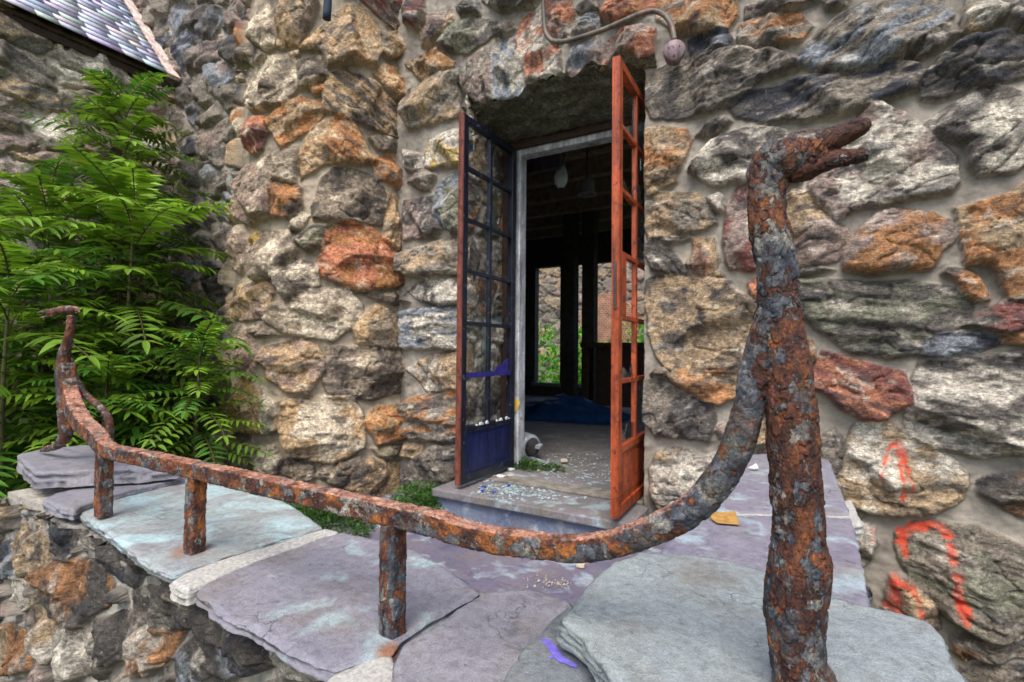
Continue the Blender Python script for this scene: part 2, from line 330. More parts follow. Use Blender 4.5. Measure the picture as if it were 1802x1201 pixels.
def poly_sd(U, Vv, P):
    "signed distance (inside positive)"
    d = np.full(U.shape, 1e9); ins = np.zeros(U.shape, bool); n = len(P)
    for i in range(n):
        a = P[i]; b = P[(i+1) % n]; e = b-a; L = e@e+1e-12
        t = np.clip(((U-a[0])*e[0]+(Vv-a[1])*e[1])/L, 0, 1)
        d = np.minimum(d, (U-a[0]-t*e[0])**2+(Vv-a[1]-t*e[1])**2)
        c = (a[1] > Vv) != (b[1] > Vv)
        ins ^= c & (U < (b[0]-a[0])*(Vv-a[1])/((b[1]-a[1]) if abs(b[1]-a[1]) > 1e-9 else 1e-9)+a[0])
    return np.where(ins, 1, -1)*np.sqrt(d)

def rock(U, Vv, c, sd, size, c1, c2, ang, H, gran, rng, seed):
    "height and colour of one stone at the given points"
    du, dv = U-c[0], Vv-c[1]; ca, sa = math.cos(ang), math.sin(ang)
    al = du*ca+dv*sa; pe = -du*sa+dv*ca
    ew = min(0.030, 0.18*size+0.006); t = np.clip(sd/ew, 0, 1); prof = np.sqrt(np.maximum(0, 1-(1-t)**2))
    f = np.zeros(U.shape)
    for k in range(5):
        a = rng.uniform(0, 2*math.pi); off = rng.uniform(-0.05, 0.5)*size; sl = rng.uniform(0.25, 1.3)
        f = np.maximum(f, sl*np.maximum(0, du*math.cos(a)+dv*math.sin(a)-off))
    f = np.minimum(f, 0.75*H)
    tilt = (du*rng.uniform(-.14, .14)+dv*rng.uniform(-.30, -.02)); tilt = np.clip(tilt, -0.38*H, 0.45*H)
    rough = (fbm2(U*13, Vv*13, 5, seed)-0.5)*0.020*(0.6+gran)+(np.abs(fbm2(al*9+3, pe*13, 4, seed+7)-0.5)-0.12)*0.05
    if gran < 0.5: rough = rough+(fbm2(al*7+seed, pe*34, 4, seed+5)-0.5)*0.036
    cr = np.abs(fbm2(al*6+seed*1.3, pe*11, 3, seed+11)-0.5); rough = rough-0.014*(1-sstep(cr, 0.0, 0.035))
    h = prof*(H-f+tilt+rough)
    # colour: two rock tones in streaks and blotches
    m = fbm2(al*9+seed*3.1, pe*(26 if gran < 0.5 else 10), 5, seed+21); m = sstep(m, 0.40, 0.60)
    m2 = fbm2(al*5-seed, pe*6, 4, seed+31); v = 0.62+0.78*fbm2(al*16, pe*(48 if gran < 0.5 else 18), 5, seed+41)
    col = (c1*(1-m[..., None])+c2*m[..., None])*v[..., None]
    wm = sstep(fbm2(al*12+9, pe*30, 4, seed+51), 0.66, 0.74)*0.55
    col = col*(1-wm[..., None])+PAL['w']*1.05*wm[..., None]
    dm = sstep(fbm2(al*10-4, pe*22, 4, seed+61), 0.60, 0.72)*0.6*(0.5+m2)
    col = col*(1-dm[..., None])+PAL['k']*0.6*dm[..., None]
    return h, col

def voro(U, Vv, sx, sy, seed):
    "random rubble: distance inside each stone, stone id randoms and centre"
    U2 = U+(fbm2(U*9, Vv*9, 5, seed+70)-0.5)*0.5*sx; V2 = Vv+(fbm2(U*9+7, Vv*9, 5, seed+71)-0.5)*0.6*sy
    x, y = U2/sx, V2/sy; x = x+0.5*(np.floor(y).astype(np.int64) % 2)
    x = U2/sx; ix, iy = np.floor(x).astype(np.int64), np.floor(y).astype(np.int64)
    f1 = np.full(U.shape, 1e9); f2 = f1.copy(); cx = np.zeros(U.shape); cy = cx.copy(); ia = ix.copy(); ib = iy.copy()
    for dx in (-2, -1, 0, 1, 2):
        for dy in (-2, -1, 0, 1, 2):
            jx, jy = ix+dx, iy+dy
            qx = (jx+0.5*(jy % 2)+_h(jx, jy, 1, seed)*0.75)*sx; qy = (jy+_h(jx, jy, 2, seed)*0.8)*sy
            wgt = 0.75+0.6*_h(jx, jy, 3, seed)
            d = np.sqrt((qx-U2)**2+((qy-V2)*sx/sy)**2)/wgt
            m = d < f1; f2 = np.where(m, f1, np.minimum(f2, d)); f1 = np.where(m, d, f1)
            cx = np.where(m, qx, cx); cy = np.where(m, qy, cy); ia = np.where(m, jx, ia); ib = np.where(m, jy, ib)
    return (f2-f1)*0.42, cx, cy, ia, ib

def stone_field(U, Vv, stones, seed, fill=None, sizes=(0.3, 0.2), pal='ggdttopwkbr', H=0.06, dark=1.0):
    "height and colour of a whole rubble surface"
    U0, V0 = U, Vv
    W1 = (fbm2(U*14, Vv*14, 4, seed)-0.5); W2 = (fbm2(U*14+31, Vv*14, 4, seed+1)-0.5)
    Uw, Vw = U+W1*0.022, Vv+W2*0.022
    h = (fbm2(U*7, Vv*7, 4, seed+2)-0.5)*0.024-0.006; n = fbm2(U*36, Vv*36, 5, seed+3); h = h+(n-0.5)*0.012; hm = h
    col = MORT*(0.36+1.0*fbm2(U*7, Vv*7, 7, seed+4))[..., None]*np.ones(U.shape+(3,))
    col = np.concatenate([col, np.zeros(U.shape+(1,))], -1)
    best = np.full(U.shape, -1.0)
    du = U[0, 1]-U[0, 0]; dv = Vv[1, 0]-Vv[0, 0]; u0, v0 = U[0, 0], Vv[0, 0]
    for si, S in enumerate(stones):
        P = S['P']; rng = random.Random(si*7+seed); pad = 0.06
        a0 = max(0, int((P[:, 0].min()-pad-u0)/du)); a1 = min(U.shape[1], int((P[:, 0].max()+pad-u0)/du)+2)
        b0 = max(0, int((P[:, 1].min()-pad-v0)/dv)); b1 = min(U.shape[0], int((P[:, 1].max()+pad-v0)/dv)+2)
        if a1-a0 < 2 or b1-b0 < 2: continue
        sl = (slice(b0, b1), slice(a0, a1)); sd = poly_sd(Uw[sl], Vw[sl], P); c = P.mean(0)
        ext = P.max(0)-P.min(0); size = 0.5*min(ext)
        Hs = S.get('H') or (H*rng.uniform(0.75, 1.25)*min(1.0, 0.45+size*5))
        hh, cc = rock(U[sl], Vv[sl], c, sd, size, S['c1']*rng.uniform(.88, 1.12), S['c2']*rng.uniform(.88, 1.12), S['ang'], Hs, S['gran'], rng, seed+si*3)
        best[sl] = np.maximum(best[sl], sd); hh = np.maximum(hh, hm[sl]+0.014*np.clip(sd/0.008, 0, 1)+0.25*(hh-hm[sl])*(hh < hm[sl]))
        k = (sd > 0.0) & (hh > h[sl])
        h[sl] = np.where(k, hh, h[sl])
        a = sstep(sd, 0.0, 0.008)*(sd > 0); a = a[..., None]*k[..., None]; col[sl] = col[sl]*(1-a)+np.concatenate([cc, np.ones(cc.shape[:2]+(1,))], -1)*a
    if fill is not None:
        sd, cx, cy, ia, ib = voro(U, Vv, sizes[0], sizes[1], seed)
        sd = sd-0.004-0.010*_h(ia, ib, 0, seed+8); sd = np.where(fill, np.minimum(sd, np.where(best > -0.9, -best-0.02, 9)), -1)
        r = [_h(ia, ib, 0, seed+20+k) for k in range(10)]
        gu, gv = U-cx, Vv-cy; ang = (r[0]-0.5)*0.9; al = gu*np.cos(ang)+gv*np.sin(ang); pe = -gu*np.sin(ang)+gv*np.cos(ang)
        t = np.clip(sd/0.022, 0, 1); prof = np.sqrt(np.maximum(0, 1-(1-t)**2))
        f = np.maximum(0, (gu*np.cos(r[1]*6.28)+gv*np.sin(r[1]*6.28))-0.02)*0.9; f = np.maximum(f, np.maximum(0, (gu*np.cos(r[2]*6.28)+gv*np.sin(r[2]*6.28))-0.01)*0.7)
        f = np.minimum(f, 0.7*H); g = r[3] > 0.45
        rough = (fbm2(U*13, Vv*13, 5, seed+40)-0.5)*0.032+np.where(g, (fbm2(al*7+r[4]*50, pe*34, 4, seed+41)-0.5)*0.030, 0)
        hh = prof*(H*(0.65+0.7*r[5])-f+rough)
        P3 = np.array([PAL[c] for c in pal]); c1 = P3[(r[6]*len(pal)*0.9999).astype(int)]; c2 = P3[(r[7]*len(pal)*0.9999).astype(int)]
        m = sstep(fbm2(al*8+r[8]*40, pe*20, 5, seed+50), 0.42, 0.66)[..., None]
        v = 0.62+0.78*fbm2(al*16+r[8]*20, pe*40, 5, seed+51)
        cc = (c1*(1-m)+c2*m)*(v*(0.85+0.3*r[9]))[..., None]
        k = (sd > 0) & (hh > h); h = np.where(k, hh, h); a = (sstep(sd, 0, 0.008)*k)[..., None]; col = col*(1-a)+np.concatenate([cc, np.ones(cc.shape[:2]+(1,))], -1)*a
    return h, col*np.array([dark, dark, dark, 1.0])

def grid_faces(nv, nu):
    i = np.arange(nv*nu).reshape(nv, nu)
    return np.stack([i[:-1, :-1], i[:-1, 1:], i[1:, 1:], i[1:, :-1]], -1).reshape(-1, 4)
def paint_strokes(col, U, Vv, strokes, c, seed=3):
    "spray paint: strokes are lists of (u, v, radius)"
    n = (fbm2(U*60, Vv*60, 4, seed)-0.5); best = np.full(U.shape, 1e9)
    for S in strokes:
        for a, b in zip(S[:-1], S[1:]):
            a, b = np.asarray(a), np.asarray(b); e = b[:2]-a[:2]; L = e@e+1e-12
            t = np.clip(((U-a[0])*e[0]+(Vv-a[1])*e[1])/L, 0, 1)
            best = np.minimum(best, np.hypot(U-a[0]-t*e[0], Vv-a[1]-t*e[1])-(a[2]*(1-t)+b[2]*t))
    m = (1-sstep(best+n*0.026+0.001, -0.005, 0.006))*(0.25+1.1*fbm2(U*28, Vv*28, 6, seed+4)); m = np.clip(m, 0, 0.88)
    return col*(1-m[..., None])+np.array([*c, 0.25])*m[..., None]

def planar(name, O, u, v, nrm, u0, u1, v0, v1, res, stones=(), seed=1, fill=None, hole=None, parent=None, strokes=None, **kw):
    us = np.arange(u0, u1+res*0.5, res); vv = np.arange(v0, v1+res*0.5, res); U, Vv = np.meshgrid(us, vv)
    O, u, v, nrm = map(np.asarray, (O, u, v, nrm))
    base = O+U[..., None]*u+Vv[..., None]*v
    f = fill(U, Vv, base) if callable(fill) else (np.ones(U.shape, bool) if fill else None)
    h, col = stone_field(U, Vv, stones, seed, f, **kw)
    if strokes: col = paint_strokes(col, U, Vv, strokes, lin((226, 74, 40)))
    V = base+h[..., None]*nrm
    # small in-plane wander so that edges lean and overhang a little
    V = V+((fbm2(U*20, Vv*20, 3, seed+90)-0.5)*0.012)[..., None]*u
    F = grid_faces(*U.shape)
    if hole is not None:
        Uc, Vc = U.ravel()[F].mean(1), Vv.ravel()[F].mean(1); F = F[~hole(Uc, Vc)]
    if np.cross(u, v)@nrm < 0: F = F[:, ::-1]
    used = np.unique(F); mp = np.full(U.size, -1); mp[used] = np.arange(len(used))
    return link(name, npmesh(name, V.reshape(-1, 3)[used], mp[F], col.reshape(-1, 4)[used]), M['stone'], parent, True)
def project(Pw):
    d = Pw-CAM; z = d@_F; z = np.where(z < 0.05, 0.05, z); return CX+FPX*(d@_R)/z, CY-FPX*(d@_UP)/z

# stones traced from the photograph: tones, bedding angle (degrees, rising to the right), outline
ST_RIGHT = """to 0 1 1132,230 1157,221 1202,230 1214,247 1202,277 1187,300 1185,316 1145,340 1137,335 1135,315 1131,287
gt -15 1 1132,370 1139,342 1180,337 1225,340 1245,365 1256,390 1237,402 1145,417 1135,395
wg 0 1 1240,345 1260,336 1272,340 1270,367 1262,372 1250,357
dw -35 0 1135,430 1147,422 1180,437 1200,462 1204,480 1178,482 1145,472 1136,450
st 80 1 1218,417 1256,420 1258,450 1260,470 1272,476 1271,484 1220,485 1220,470 1207,462 1220,450
dg 0 0 1150,414 1212,413 1212,421 1178,425 1152,420
wd 12 1 1215,297 1225,280 1250,252 1270,237 1305,222 1360,222 1385,232 1360,280 1325,315 1260,322 1232,310
dg 30 0 1224,237 1245,217 1275,205 1286,212 1262,232 1240,242
pr 70 1 1277,365 1295,335 1312,330 1330,340 1336,400 1345,470 1320,472 1285,465 1275,450 1278,400
pt 10 1 1378,350 1400,333 1430,340 1455,380 1490,395 1495,430 1470,455 1400,470 1375,460 1370,400
dg 12 0 1140,140 1150,122 1206,94 1262,88 1345,88 1390,101 1394,116 1337,139 1311,161 1262,187 1206,204 1150,202 1137,170
kg 12 0 1292,184 1326,157 1420,131 1487,112 1573,103 1607,112 1618,127 1600,154 1562,172 1468,202 1356,210 1307,202
bg 30 0 1412,101 1420,75 1476,30 1525,7 1581,-8 1652,-4 1671,22 1637,56 1600,86 1562,105 1487,116 1435,116
dg 20 1 1603,90 1617,75 1650,45 1671,35 1684,60 1656,75 1626,97
og 5 0 1300,64 1304,37 1360,22 1405,20 1427,41 1405,67 1360,79 1311,75
ot 0 1 1160,30 1165,-8 1292,-8 1292,22 1277,49 1230,60 1190,50
kb 5 1 1210,68 1274,50 1285,64 1281,82 1217,90
pd 10 0 1309,30 1315,4 1360,-10 1440,-10 1395,12
dd 0 1 1450,-10 1500,-10 1490,6 1460,8
wt 10 1 1697,50 1704,-8 1740,-10 1765,0 1784,15 1750,38 1712,57
kd 15 0 1648,105 1693,75 1757,64 1815,60 1815,130 1757,139 1712,152 1660,170 1626,165 1622,140
kd 0 1 1770,14 1802,-8 1815,40 1785,42
dw 25 1 1637,213 1682,183 1735,150 1787,153 1815,170 1815,270 1787,296 1727,300 1708,277 1704,251 1667,240
pw 5 1 1500,225 1525,190 1555,188 1592,200 1630,228 1660,258 1675,273 1687,311 1671,333 1600,345 1525,356 1480,380 1457,360 1427,326 1440,300 1490,270
op 8 1 1490,470 1490,445 1500,425 1525,397 1550,372 1565,367 1600,371 1640,375 1670,390 1685,407 1680,422 1657,437 1647,455 1635,470 1600,472 1545,477 1500,474
ot 20 1 1687,370 1720,360 1762,347 1802,325 1818,325 1818,520 1775,518 1765,505 1755,475 1745,462 1707,460 1702,435 1697,400
od -40 1 1665,485 1675,472 1705,472 1720,485 1742,515 1740,527 1720,527 1697,517 1685,497
nd -8 0 1405,498 1450,492 1545,500 1616,496 1670,508 1708,537 1700,567 1679,579 1637,590 1616,622 1566,627 1508,616 1458,587 1425,562 1412,533
rd 12 0 1708,572 1725,552 1775,529 1818,522 1818,580 1770,585 1720,577
ot 0 1 1768,592 1800,586 1818,589 1818,612 1780,606
kb 0 0 1624,630 1630,602 1666,585 1741,585 1760,600 1765,608 1720,620 1666,631
dw -10 0 1615,665 1625,645 1670,640 1725,632 1775,627 1818,625 1818,792 1800,797 1775,797 1725,800 1680,790 1650,785 1620,772 1600,745 1600,725 1615,697
rs -25 0 1428,690 1433,650 1454,621 1508,633 1545,646 1587,658 1600,683 1600,708 1566,729 1558,741 1516,737 1483,720 1450,691
tw -5 1 1475,841 1483,804 1508,750 1562,750 1600,766 1666,808 1697,835 1700,855 1690,880 1634,904 1584,907 1534,900 1494,887 1480,865
do 10 1 1727,855 1740,845 1775,840 1818,830 1818,915 1790,910 1760,890 1735,875
ng -15 0 1586,968 1587,947 1624,928 1651,923 1683,931 1720,933 1763,952 1802,976 1818,984 1818,1115 1774,1115 1731,1115 1704,1099 1667,1078 1640,1051 1608,1014 1590,987
pt 0 1 1557,1072 1568,1040 1571,1019 1603,1022 1624,1046 1646,1062 1656,1094 1654,1107 1620,1120 1570,1100
dw 80 1 1499,933 1520,925 1541,933 1541,960 1533,987 1520,998 1508,980
go -10 0 1683,1152 1688,1128 1736,1123 1780,1134 1815,1145 1815,1166 1742,1160 1707,1168
gd 0 1 1690,1215 1700,1180 1760,1172 1815,1180 1815,1215
td 0 1 1140,495 1155,487 1195,490 1240,494 1280,497 1295,515 1315,527 1327,542 1330,590 1318,640 1300,645 1260,648 1190,650 1170,642 1155,620 1145,585 1137,525
ot 10 1 1178,662 1200,652 1270,652 1300,654 1295,695 1262,711 1240,705 1207,685 1182,672
gd 30 1 1132,675 1145,665 1170,674 1207,692 1245,714 1256,725 1254,745 1245,777 1225,773 1187,770 1155,765 1135,742 1132,715
td 0 1 1142,660 1155,646 1172,655 1170,666
ps 0 1 1260,760 1270,750 1282,753 1282,773 1267,775
wt 0 1 1144,830 1157,800 1185,792 1215,797 1228,807 1260,800 1290,815 1280,850 1240,880 1205,892 1165,895 1148,875
tg 0 1 1300,740 1345,725 1350,780 1310,790
ts 0 1 1314,497 1330,490 1342,520 1328,532
gd 0 1 1438,775 1470,760 1490,790 1470,830 1440,830
ot 0 1 1422,600 1433,602 1438,625 1425,635
dg 0 0 1385,478 1440,468 1465,475 1400,486
bw 90 0 862,90 874,71 907,67 915,97 919,124 922,165 900,172 870,176 866,150
ws 70 1 907,64 915,34 949,10 975,64 982,86 986,124 971,135 949,137 926,140 920,112
bp 70 1 994,127 1005,79 1027,75 1050,56 1054,94 1050,124 1020,133
ps 60 1 1057,124 1061,75 1087,49 1125,41 1147,49 1147,97 1125,109 1110,94 1087,97 1072,120
sp 60 1 953,8 960,-8 997,-8 1009,22 990,52 982,75 964,67
bg 0 1 990,56 1012,30 1050,22 1057,45 1035,56 1005,71
dg 0 1 1009,15 1020,-4 1050,-8 1054,15 1031,22
so 20 1 1061,30 1065,0 1087,-8 1160,-8 1152,15 1125,22 1087,41
gp 80 1 828,95 858,78 862,112 866,172 844,184 822,165 808,140
dn 0 1 797,128 808,115 815,130 806,150 797,145
dn 25 1 769,75 791,41 825,26 866,34 870,52 847,71 817,90 791,86
dg 30 1 870,49 892,32 904,45 885,64 872,67
bd 0 1 799,8 817,-4 840,4 836,19 810,26
dn 10 0 846,0 850,-12 945,-12 935,8 880,16
dr 0 1 720,-8 740,-8 748,22 735,50 724,40
pt 30 1 737,75 737,49 756,22 790,15 797,34 775,56 752,79
to 30 1 722,109 760,81 793,105 790,116 741,139
gt 40 1 720,187 730,157 767,127 797,127 806,169 804,199 760,214 730,225
wp 0 1 715,262 737,270 741,296 726,300
gp 0 1 726,318 745,300 760,307 752,333 737,333
yw 15 1 745,266 756,244 804,225 812,230 830,240 830,285 810,290 748,292
nb 60 1 760,345 775,315 812,300 838,318 845,380 830,405 790,408 767,382
dp 70 1 718,352 756,345 771,400 760,416 718,420 717,386
dd 0 0 716,516 722,510 728,529 716,532
dw 0 1 721,508 754,490 800,487 837,508 833,529 770,537 733,525
tg 15 1 716,479 716,446 766,429 804,412 833,425 829,467 800,479 750,487
bw 0 0 712,550 733,542 804,542 833,546 833,608 775,612 716,612
wt 70 1 725,650 754,625 800,621 833,621 829,671 800,683 750,687
og 10 0 716,766 721,708 758,691 800,691 833,700 833,775 758,775
pt 0 1 716,804 721,779 741,783 733,808
gd 0 1 721,850 725,820 758,787 800,783 833,787 837,862 775,866"""
ST_TURRET = """gt 40 1 531,86 565,45 610,4 632,0 655,26 670,49 670,86 662,112 632,105 580,112 569,86
dr -35 0 640,-8 740,-20 735,22 722,60 707,60 677,30
gt -30 1 670,52 700,56 718,79 708,101 685,97 673,82
ot -50 1 662,127 685,112 712,120 716,142 709,180 692,169
dt -35 0 572,157 584,127 617,124 662,146 700,187 714,222 696,240 662,225 610,206 576,195
gw 10 1 434,120 486,94 512,97 520,150 494,180 445,195 430,172
dg 20 1 520,105 565,97 576,127 550,150 524,154
to 0 1 542,154 565,142 572,157 554,165
ot 30 1 467,210 494,184 524,169 565,180 565,202 542,225 494,255 482,240
rs 80 1 432,214 460,202 464,232 456,259 441,270 430,259
ot -30 1 527,288 531,262 550,225 580,210 602,204 632,229 643,255 662,285 610,285 572,285 531,311
dg -20 0 655,240 677,236 708,252 700,268 670,262
op -35 1 658,277 685,270 714,292 712,333 696,330 666,307
dg -15 1 569,311 587,296 625,300 670,315 679,349 670,393 625,390 557,382 550,360
tg 75 1 682,340 700,345 709,405 696,435 677,416 681,375
od 50 1 475,330 509,317 527,330 527,360 505,382 479,382
gp 70 1 415,300 437,288 475,296 475,337 471,375 434,393 407,367 411,322
wg 20 1 449,285 486,262 520,255 522,277 512,318 482,318
gw 20 1 505,386 524,371 542,378 527,401 512,405
dn 0 1 516,416 550,397 580,393 576,423 542,442
so -30 1 567,446 579,408 608,392 658,404 691,442 708,475 708,500 633,508 558,479
dw 10 1 479,483 517,458 558,467 558,500 504,525
wg 70 1 442,471 454,408 512,408 517,442 492,483 450,492
yo 70 1 436,425 446,402 455,412 448,434
pg 80 1 404,471 408,412 425,400 437,450 417,479
tp 0 1 404,558 404,508 429,500 462,496 475,508 462,558 421,562
gw -5 1 467,562 475,537 542,512 608,508 633,537 637,562 583,596 500,587
gt 20 1 625,579 646,554 666,537 708,558 708,600 691,608 633,604
dg 0 0 425,579 454,567 492,592 437,592
dg 0 0 625,514 700,510 706,530 691,537
tp 0 1 450,633 462,612 525,600 558,612 567,650 537,691 500,687 471,666
dg 0 1 571,658 579,612 650,612 700,612 712,637 710,683 666,700 583,696
pg 80 1 404,600 417,575 442,600 450,629 437,666 408,650
ty 80 1 404,758 404,679 425,666 450,691 454,758
wt 80 1 454,679 467,700 487,708 487,754 458,762
wt 0 1 496,754 500,708 567,700 616,700 639,733 637,787 583,812 517,800
ot 0 1 646,745 662,721 700,712 704,770 666,781
ng 0 0 658,791 702,783 702,812 671,804
dt 0 1 583,850 600,816 633,808 700,816 704,862 666,879 616,862
wg 0 1 555,841 567,816 592,820 583,850
gd 0 1 483,833 504,808 546,812 554,841 533,850
wt 0 1 433,825 442,787 479,783 492,808 483,833
gp 0 1 402,816 404,766 433,758 437,800 429,825
gw 75 1 437,56 445,11 467,0 482,22 482,75 464,86 445,71
tg 65 1 486,75 486,30 501,0 531,-8 557,0 542,45 524,75 497,82
to 0 1 501,88 524,84 524,95 509,97
gd 40 1 415,94 437,67 464,94 445,112 419,116
gt 0 1 440,880 500,862 560,872 555,915 470,920
gd 0 1 570,880 620,870 680,885 690,915 600,920"""
ST_FRONT = """od 70 1 67,1005 98,990 150,994 173,1035 165,1070 124,1099 86,1088 71,1043
kd 60 1 67,925 86,893 120,900 120,960 109,990 75,975
tg 80 1 22,930 45,915 67,960 67,1013 37,1009 22,960
kd -40 0 124,919 158,938 210,983 225,1013 210,1035 180,1013 143,960
dg -10 1 210,1050 240,1039 285,1043 319,1077 330,1110 263,1114 225,1099
dg 60 1 150,1099 203,1088 233,1110 210,1160 169,1193 146,1144
ow 20 1 218,1125 255,1110 300,1125 285,1163 240,1190 210,1193
bd -40 0 293,1160 338,1118 375,1148 413,1178 375,1210 300,1210
wt 80 1 34,1080 56,1073 79,1088 86,1155 71,1167 45,1125
gw 70 1 86,1118 124,1099 146,1148 143,1193 101,1205 86,1163
ot 80 1 -15,1107 22,1107 41,1155 37,1182 -15,1193
gd -35 0 263,1020 308,1035 345,1065 379,1099 413,1118 443,1163 413,1174 360,1125 319,1080 278,1050
bk 0 1 -15,960 18,956 26,994 22,1020 -15,1020
wt 80 1 11,1020 34,1028 48,1069 30,1080 15,1058
yt 0 1 22,874 41,866 45,900 22,900
dk -30 0 385,1100 420,1100 453,1134 470,1154 466,1177 426,1184 400,1150
gw 0 1 473,1150 510,1150 540,1170 573,1177 586,1205 480,1205"""
def parse(txt, fn, grow=1.065):
    out = []
    for ln in txt.splitlines():
        p = ln.split(); P = np.array([fn(*map(float, q.split(','))) for q in p[3:]])
        c = P.mean(0); d = np.linalg.norm(P-c, axis=1, keepdims=True); P = c+(P-c)*(grow+0.008/d)
        out.append(dict(P=P, c1=PAL[p[0][0]], c2=PAL[p[0][1]], ang=rad(float(p[1])), gran=float(p[2])))
    return out
# ------------------------------------------------------------------ ground and landing
def struct(name, mb, mat, **kw):
    o = mb.build(name, mat, None, **kw); o['kind'] = 'structure'; return o
g = N('grassy_ground'); f = g.noise(3, 8, 0.7)
gm = g.done(g.ramp(f, [(0.35, (0.05, 0.045, 0.03)), (0.55, (0.06, 0.09, 0.03)), (0.7, (0.10, 0.12, 0.05))]), 0.95, g.bump(g.noise(30, 6, 0.7), 0.8, 0.05))
struct('ground', MB().box(-40, 40, -40, 40, -1.2, -0.95), gm)
landing_mat = mat_slab('violet_flagstone', (0.18, 0.16, 0.20), (0.11, 0.10, 0.15), (0.34, 0.40, 0.45), (0.03, 0.05, 0.17), 0.5, 4.0)
struct('landing', MB().box(-2.60, -0.24, 0.84, 2.60, -0.94, -0.15), landing_mat)

# ------------------------------------------------------------------ the stone house
WY = 2.48
house = empty('stone_house', (-1.2, 2.6, 0), 'rubble stone house with a rounded bay, an open doorway and a slate roofed wing', 'house')
arch_px = [(826, 196), (845, 186), (866, 178), (900, 175), (921, 167), (930, 150), (948, 138), (985, 134), (1012, 136), (1022, 124), (1042, 115), (1055, 124), (1075, 121), (1100, 112), (1145, 108)]
arch = np.array([on(x, y, 1, WY-0.04)[[0, 2]] for x, y in arch_px])
XL, XR = -1.70, -0.655
def arch_z(x): return np.interp(x, arch[:, 0], arch[:, 1])
def door_hole(x, z):
    return (x > XL) & (x < XR) & (z < arch_z(x)+(fbm2(x*25, z*25, 3, 5)-0.5)*0.03) & (z > -0.20)
WP = WY-0.03        # the stones stand a little proud of the wall plane
right = parse(ST_RIGHT, lambda x, y: on(x-12 if x < 732 else x, y, 1, WP)[[0, 2]])
def offframe(U, V, base):
    px, py = project(base+((fbm2(U*3, V*3, 3, 77)-0.5)*0.25)[..., None]*np.array([1.0, 0, 0.6])); px2, py2 = project(base)
    return ((px > 1835) | (py < -30) | (py > 1235)) & ((px2 > 1810) | (py2 < -6) | (py2 > 1206)) | ((px2 > 1332) & (px2 < 1412) & (py2 > 300))
def pst(pts, rpx):
    out = []
    for x, y in pts:
        p = on(x, y, 1, WP-0.02); z = (p-CAM)@_F; out.append((p[0], p[2], 0.85*rpx*z/FPX))
    return out
strokes = [pst([(1590, 962), (1592, 945), (1612, 934), (1640, 928), (1668, 940)], 9), pst([(1592, 960), (1598, 982)], 7), pst([(1660, 938), (1672, 946)], 9), pst([(1672, 962), (1677, 988)], 7), pst([(1682, 1010), (1680, 1035), (1688, 1062), (1691, 1086)], 8), pst([(1676, 1040), (1684, 1068)], 6),
           pst([(1575, 1026), (1577, 1052), (1572, 1075)], 9), pst([(1580, 1028), (1600, 1030), (1612, 1046), (1620, 1080)], 6), pst([(1566, 1072), (1580, 1076)], 8),
           pst([(1582, 786), (1588, 800), (1593, 815)], 9), pst([(1574, 784), (1566, 796), (1556, 822), (1551, 846)], 2.2), pst([(1585, 812), (1587, 845), (1589, 880)], 2.6), pst([(1596, 812), (1603, 848), (1604, 874)], 3.0),
           pst([(1537, 936), (1539, 950)], 3.5)]
planar('wall', (0, WY, 0), (1, 0, 0), (0, 0, 1), (0, -1, 0), -2.62, 1.7, -0.75, 4.2, 0.0065, right, 11, offframe, door_hole, house, strokes, H=0.082)

# rounded bay
BC, BR = np.array([-2.95, 2.55]), 0.70
def brad(z): return BR-0.03*z
def on_bay(px, py):
    d = ray(px, py); r = 0.73
    for _ in range(4):
        o = CAM[:2]-BC; a = d[:2]@d[:2]; b = 2*(o@d[:2]); c = o@o-r*r; q = max(b*b-4*a*c, 0.0)
        t = (-b-math.sqrt(q))/(2*a); z = CAM[2]+t*d[2]; r = brad(z)+0.03
    p = CAM+d*t; return np.array([math.atan2(p[1]-BC[1], p[0]-BC[0])*BR, p[2]])
bay = parse(ST_TURRET, lambda x, y: on_bay(x+(6 if x > 690 else 0), y), 1.08)
us = np.arange(-math.pi*1.05*BR, 0.03, 0.0065); vv = np.arange(-1.0, 4.2, 0.007); U, Vv = np.meshgrid(us, vv); th = U/BR
base = np.stack([BC[0]+brad(Vv)*np.cos(th), BC[1]+brad(Vv)*np.sin(th), Vv], -1); px, py = project(base)
h, colr = stone_field(U, Vv, bay, 23, (th < -2.12) | (py < -14) | (py > 925), sizes=(0.26, 0.2), H=0.075)
colr = colr*np.array([1.16, 1.07, 0.94, 1.0])
V = base+h[..., None]*np.stack([np.cos(th), np.sin(th), 0*th], -1)
link('rounded_bay', npmesh('rounded_bay', V.reshape(-1, 3), grid_faces(*U.shape), colr.reshape(-1, 4)), M['stone'], house, True)
MB().tube([(BC[0], BC[1], 4.1), (BC[0], BC[1], 4.18)], [0.58, 0.58], 40).build('bay_top', M['mortar'], house)

# main wall behind the bay, and the wing with its slate roof
planar('back_wall', (0, 2.28, 0), (1, 0, 0), (0, 0, 1), (0, -1, 0), -7.0, -3.3, -1.0, 4.8, 0.012, [], 31, True, None, house, sizes=(0.30, 0.22), pal='ggdgpkbd', H=0.06, dark=0.95)
WX = -4.72
planar('wing_wall', (WX, 0, 0), (0, 1, 0), (0, 0, 1), (1, 0, 0), -0.6, 2.29, -1.0, 3.10, 0.010, [], 37, True, None, house, sizes=(0.42, 0.16), pal='gttpgpdwptw', H=0.06, dark=1.6)
sl = N('roof_slate'); c = sl.attr(); ff = sl.noise(30, 6, 0.7)
slate = sl.done(sl.mix(1.0, c, sl.ramp(ff, [(0.3, 0.7), (0.7, 1.3)]), 'MULTIPLY'), sl.ramp(ff, [(0.3, 0.38), (0.7, 0.6)]), sl.bump(ff, 0.4, 0.004), 0.6)
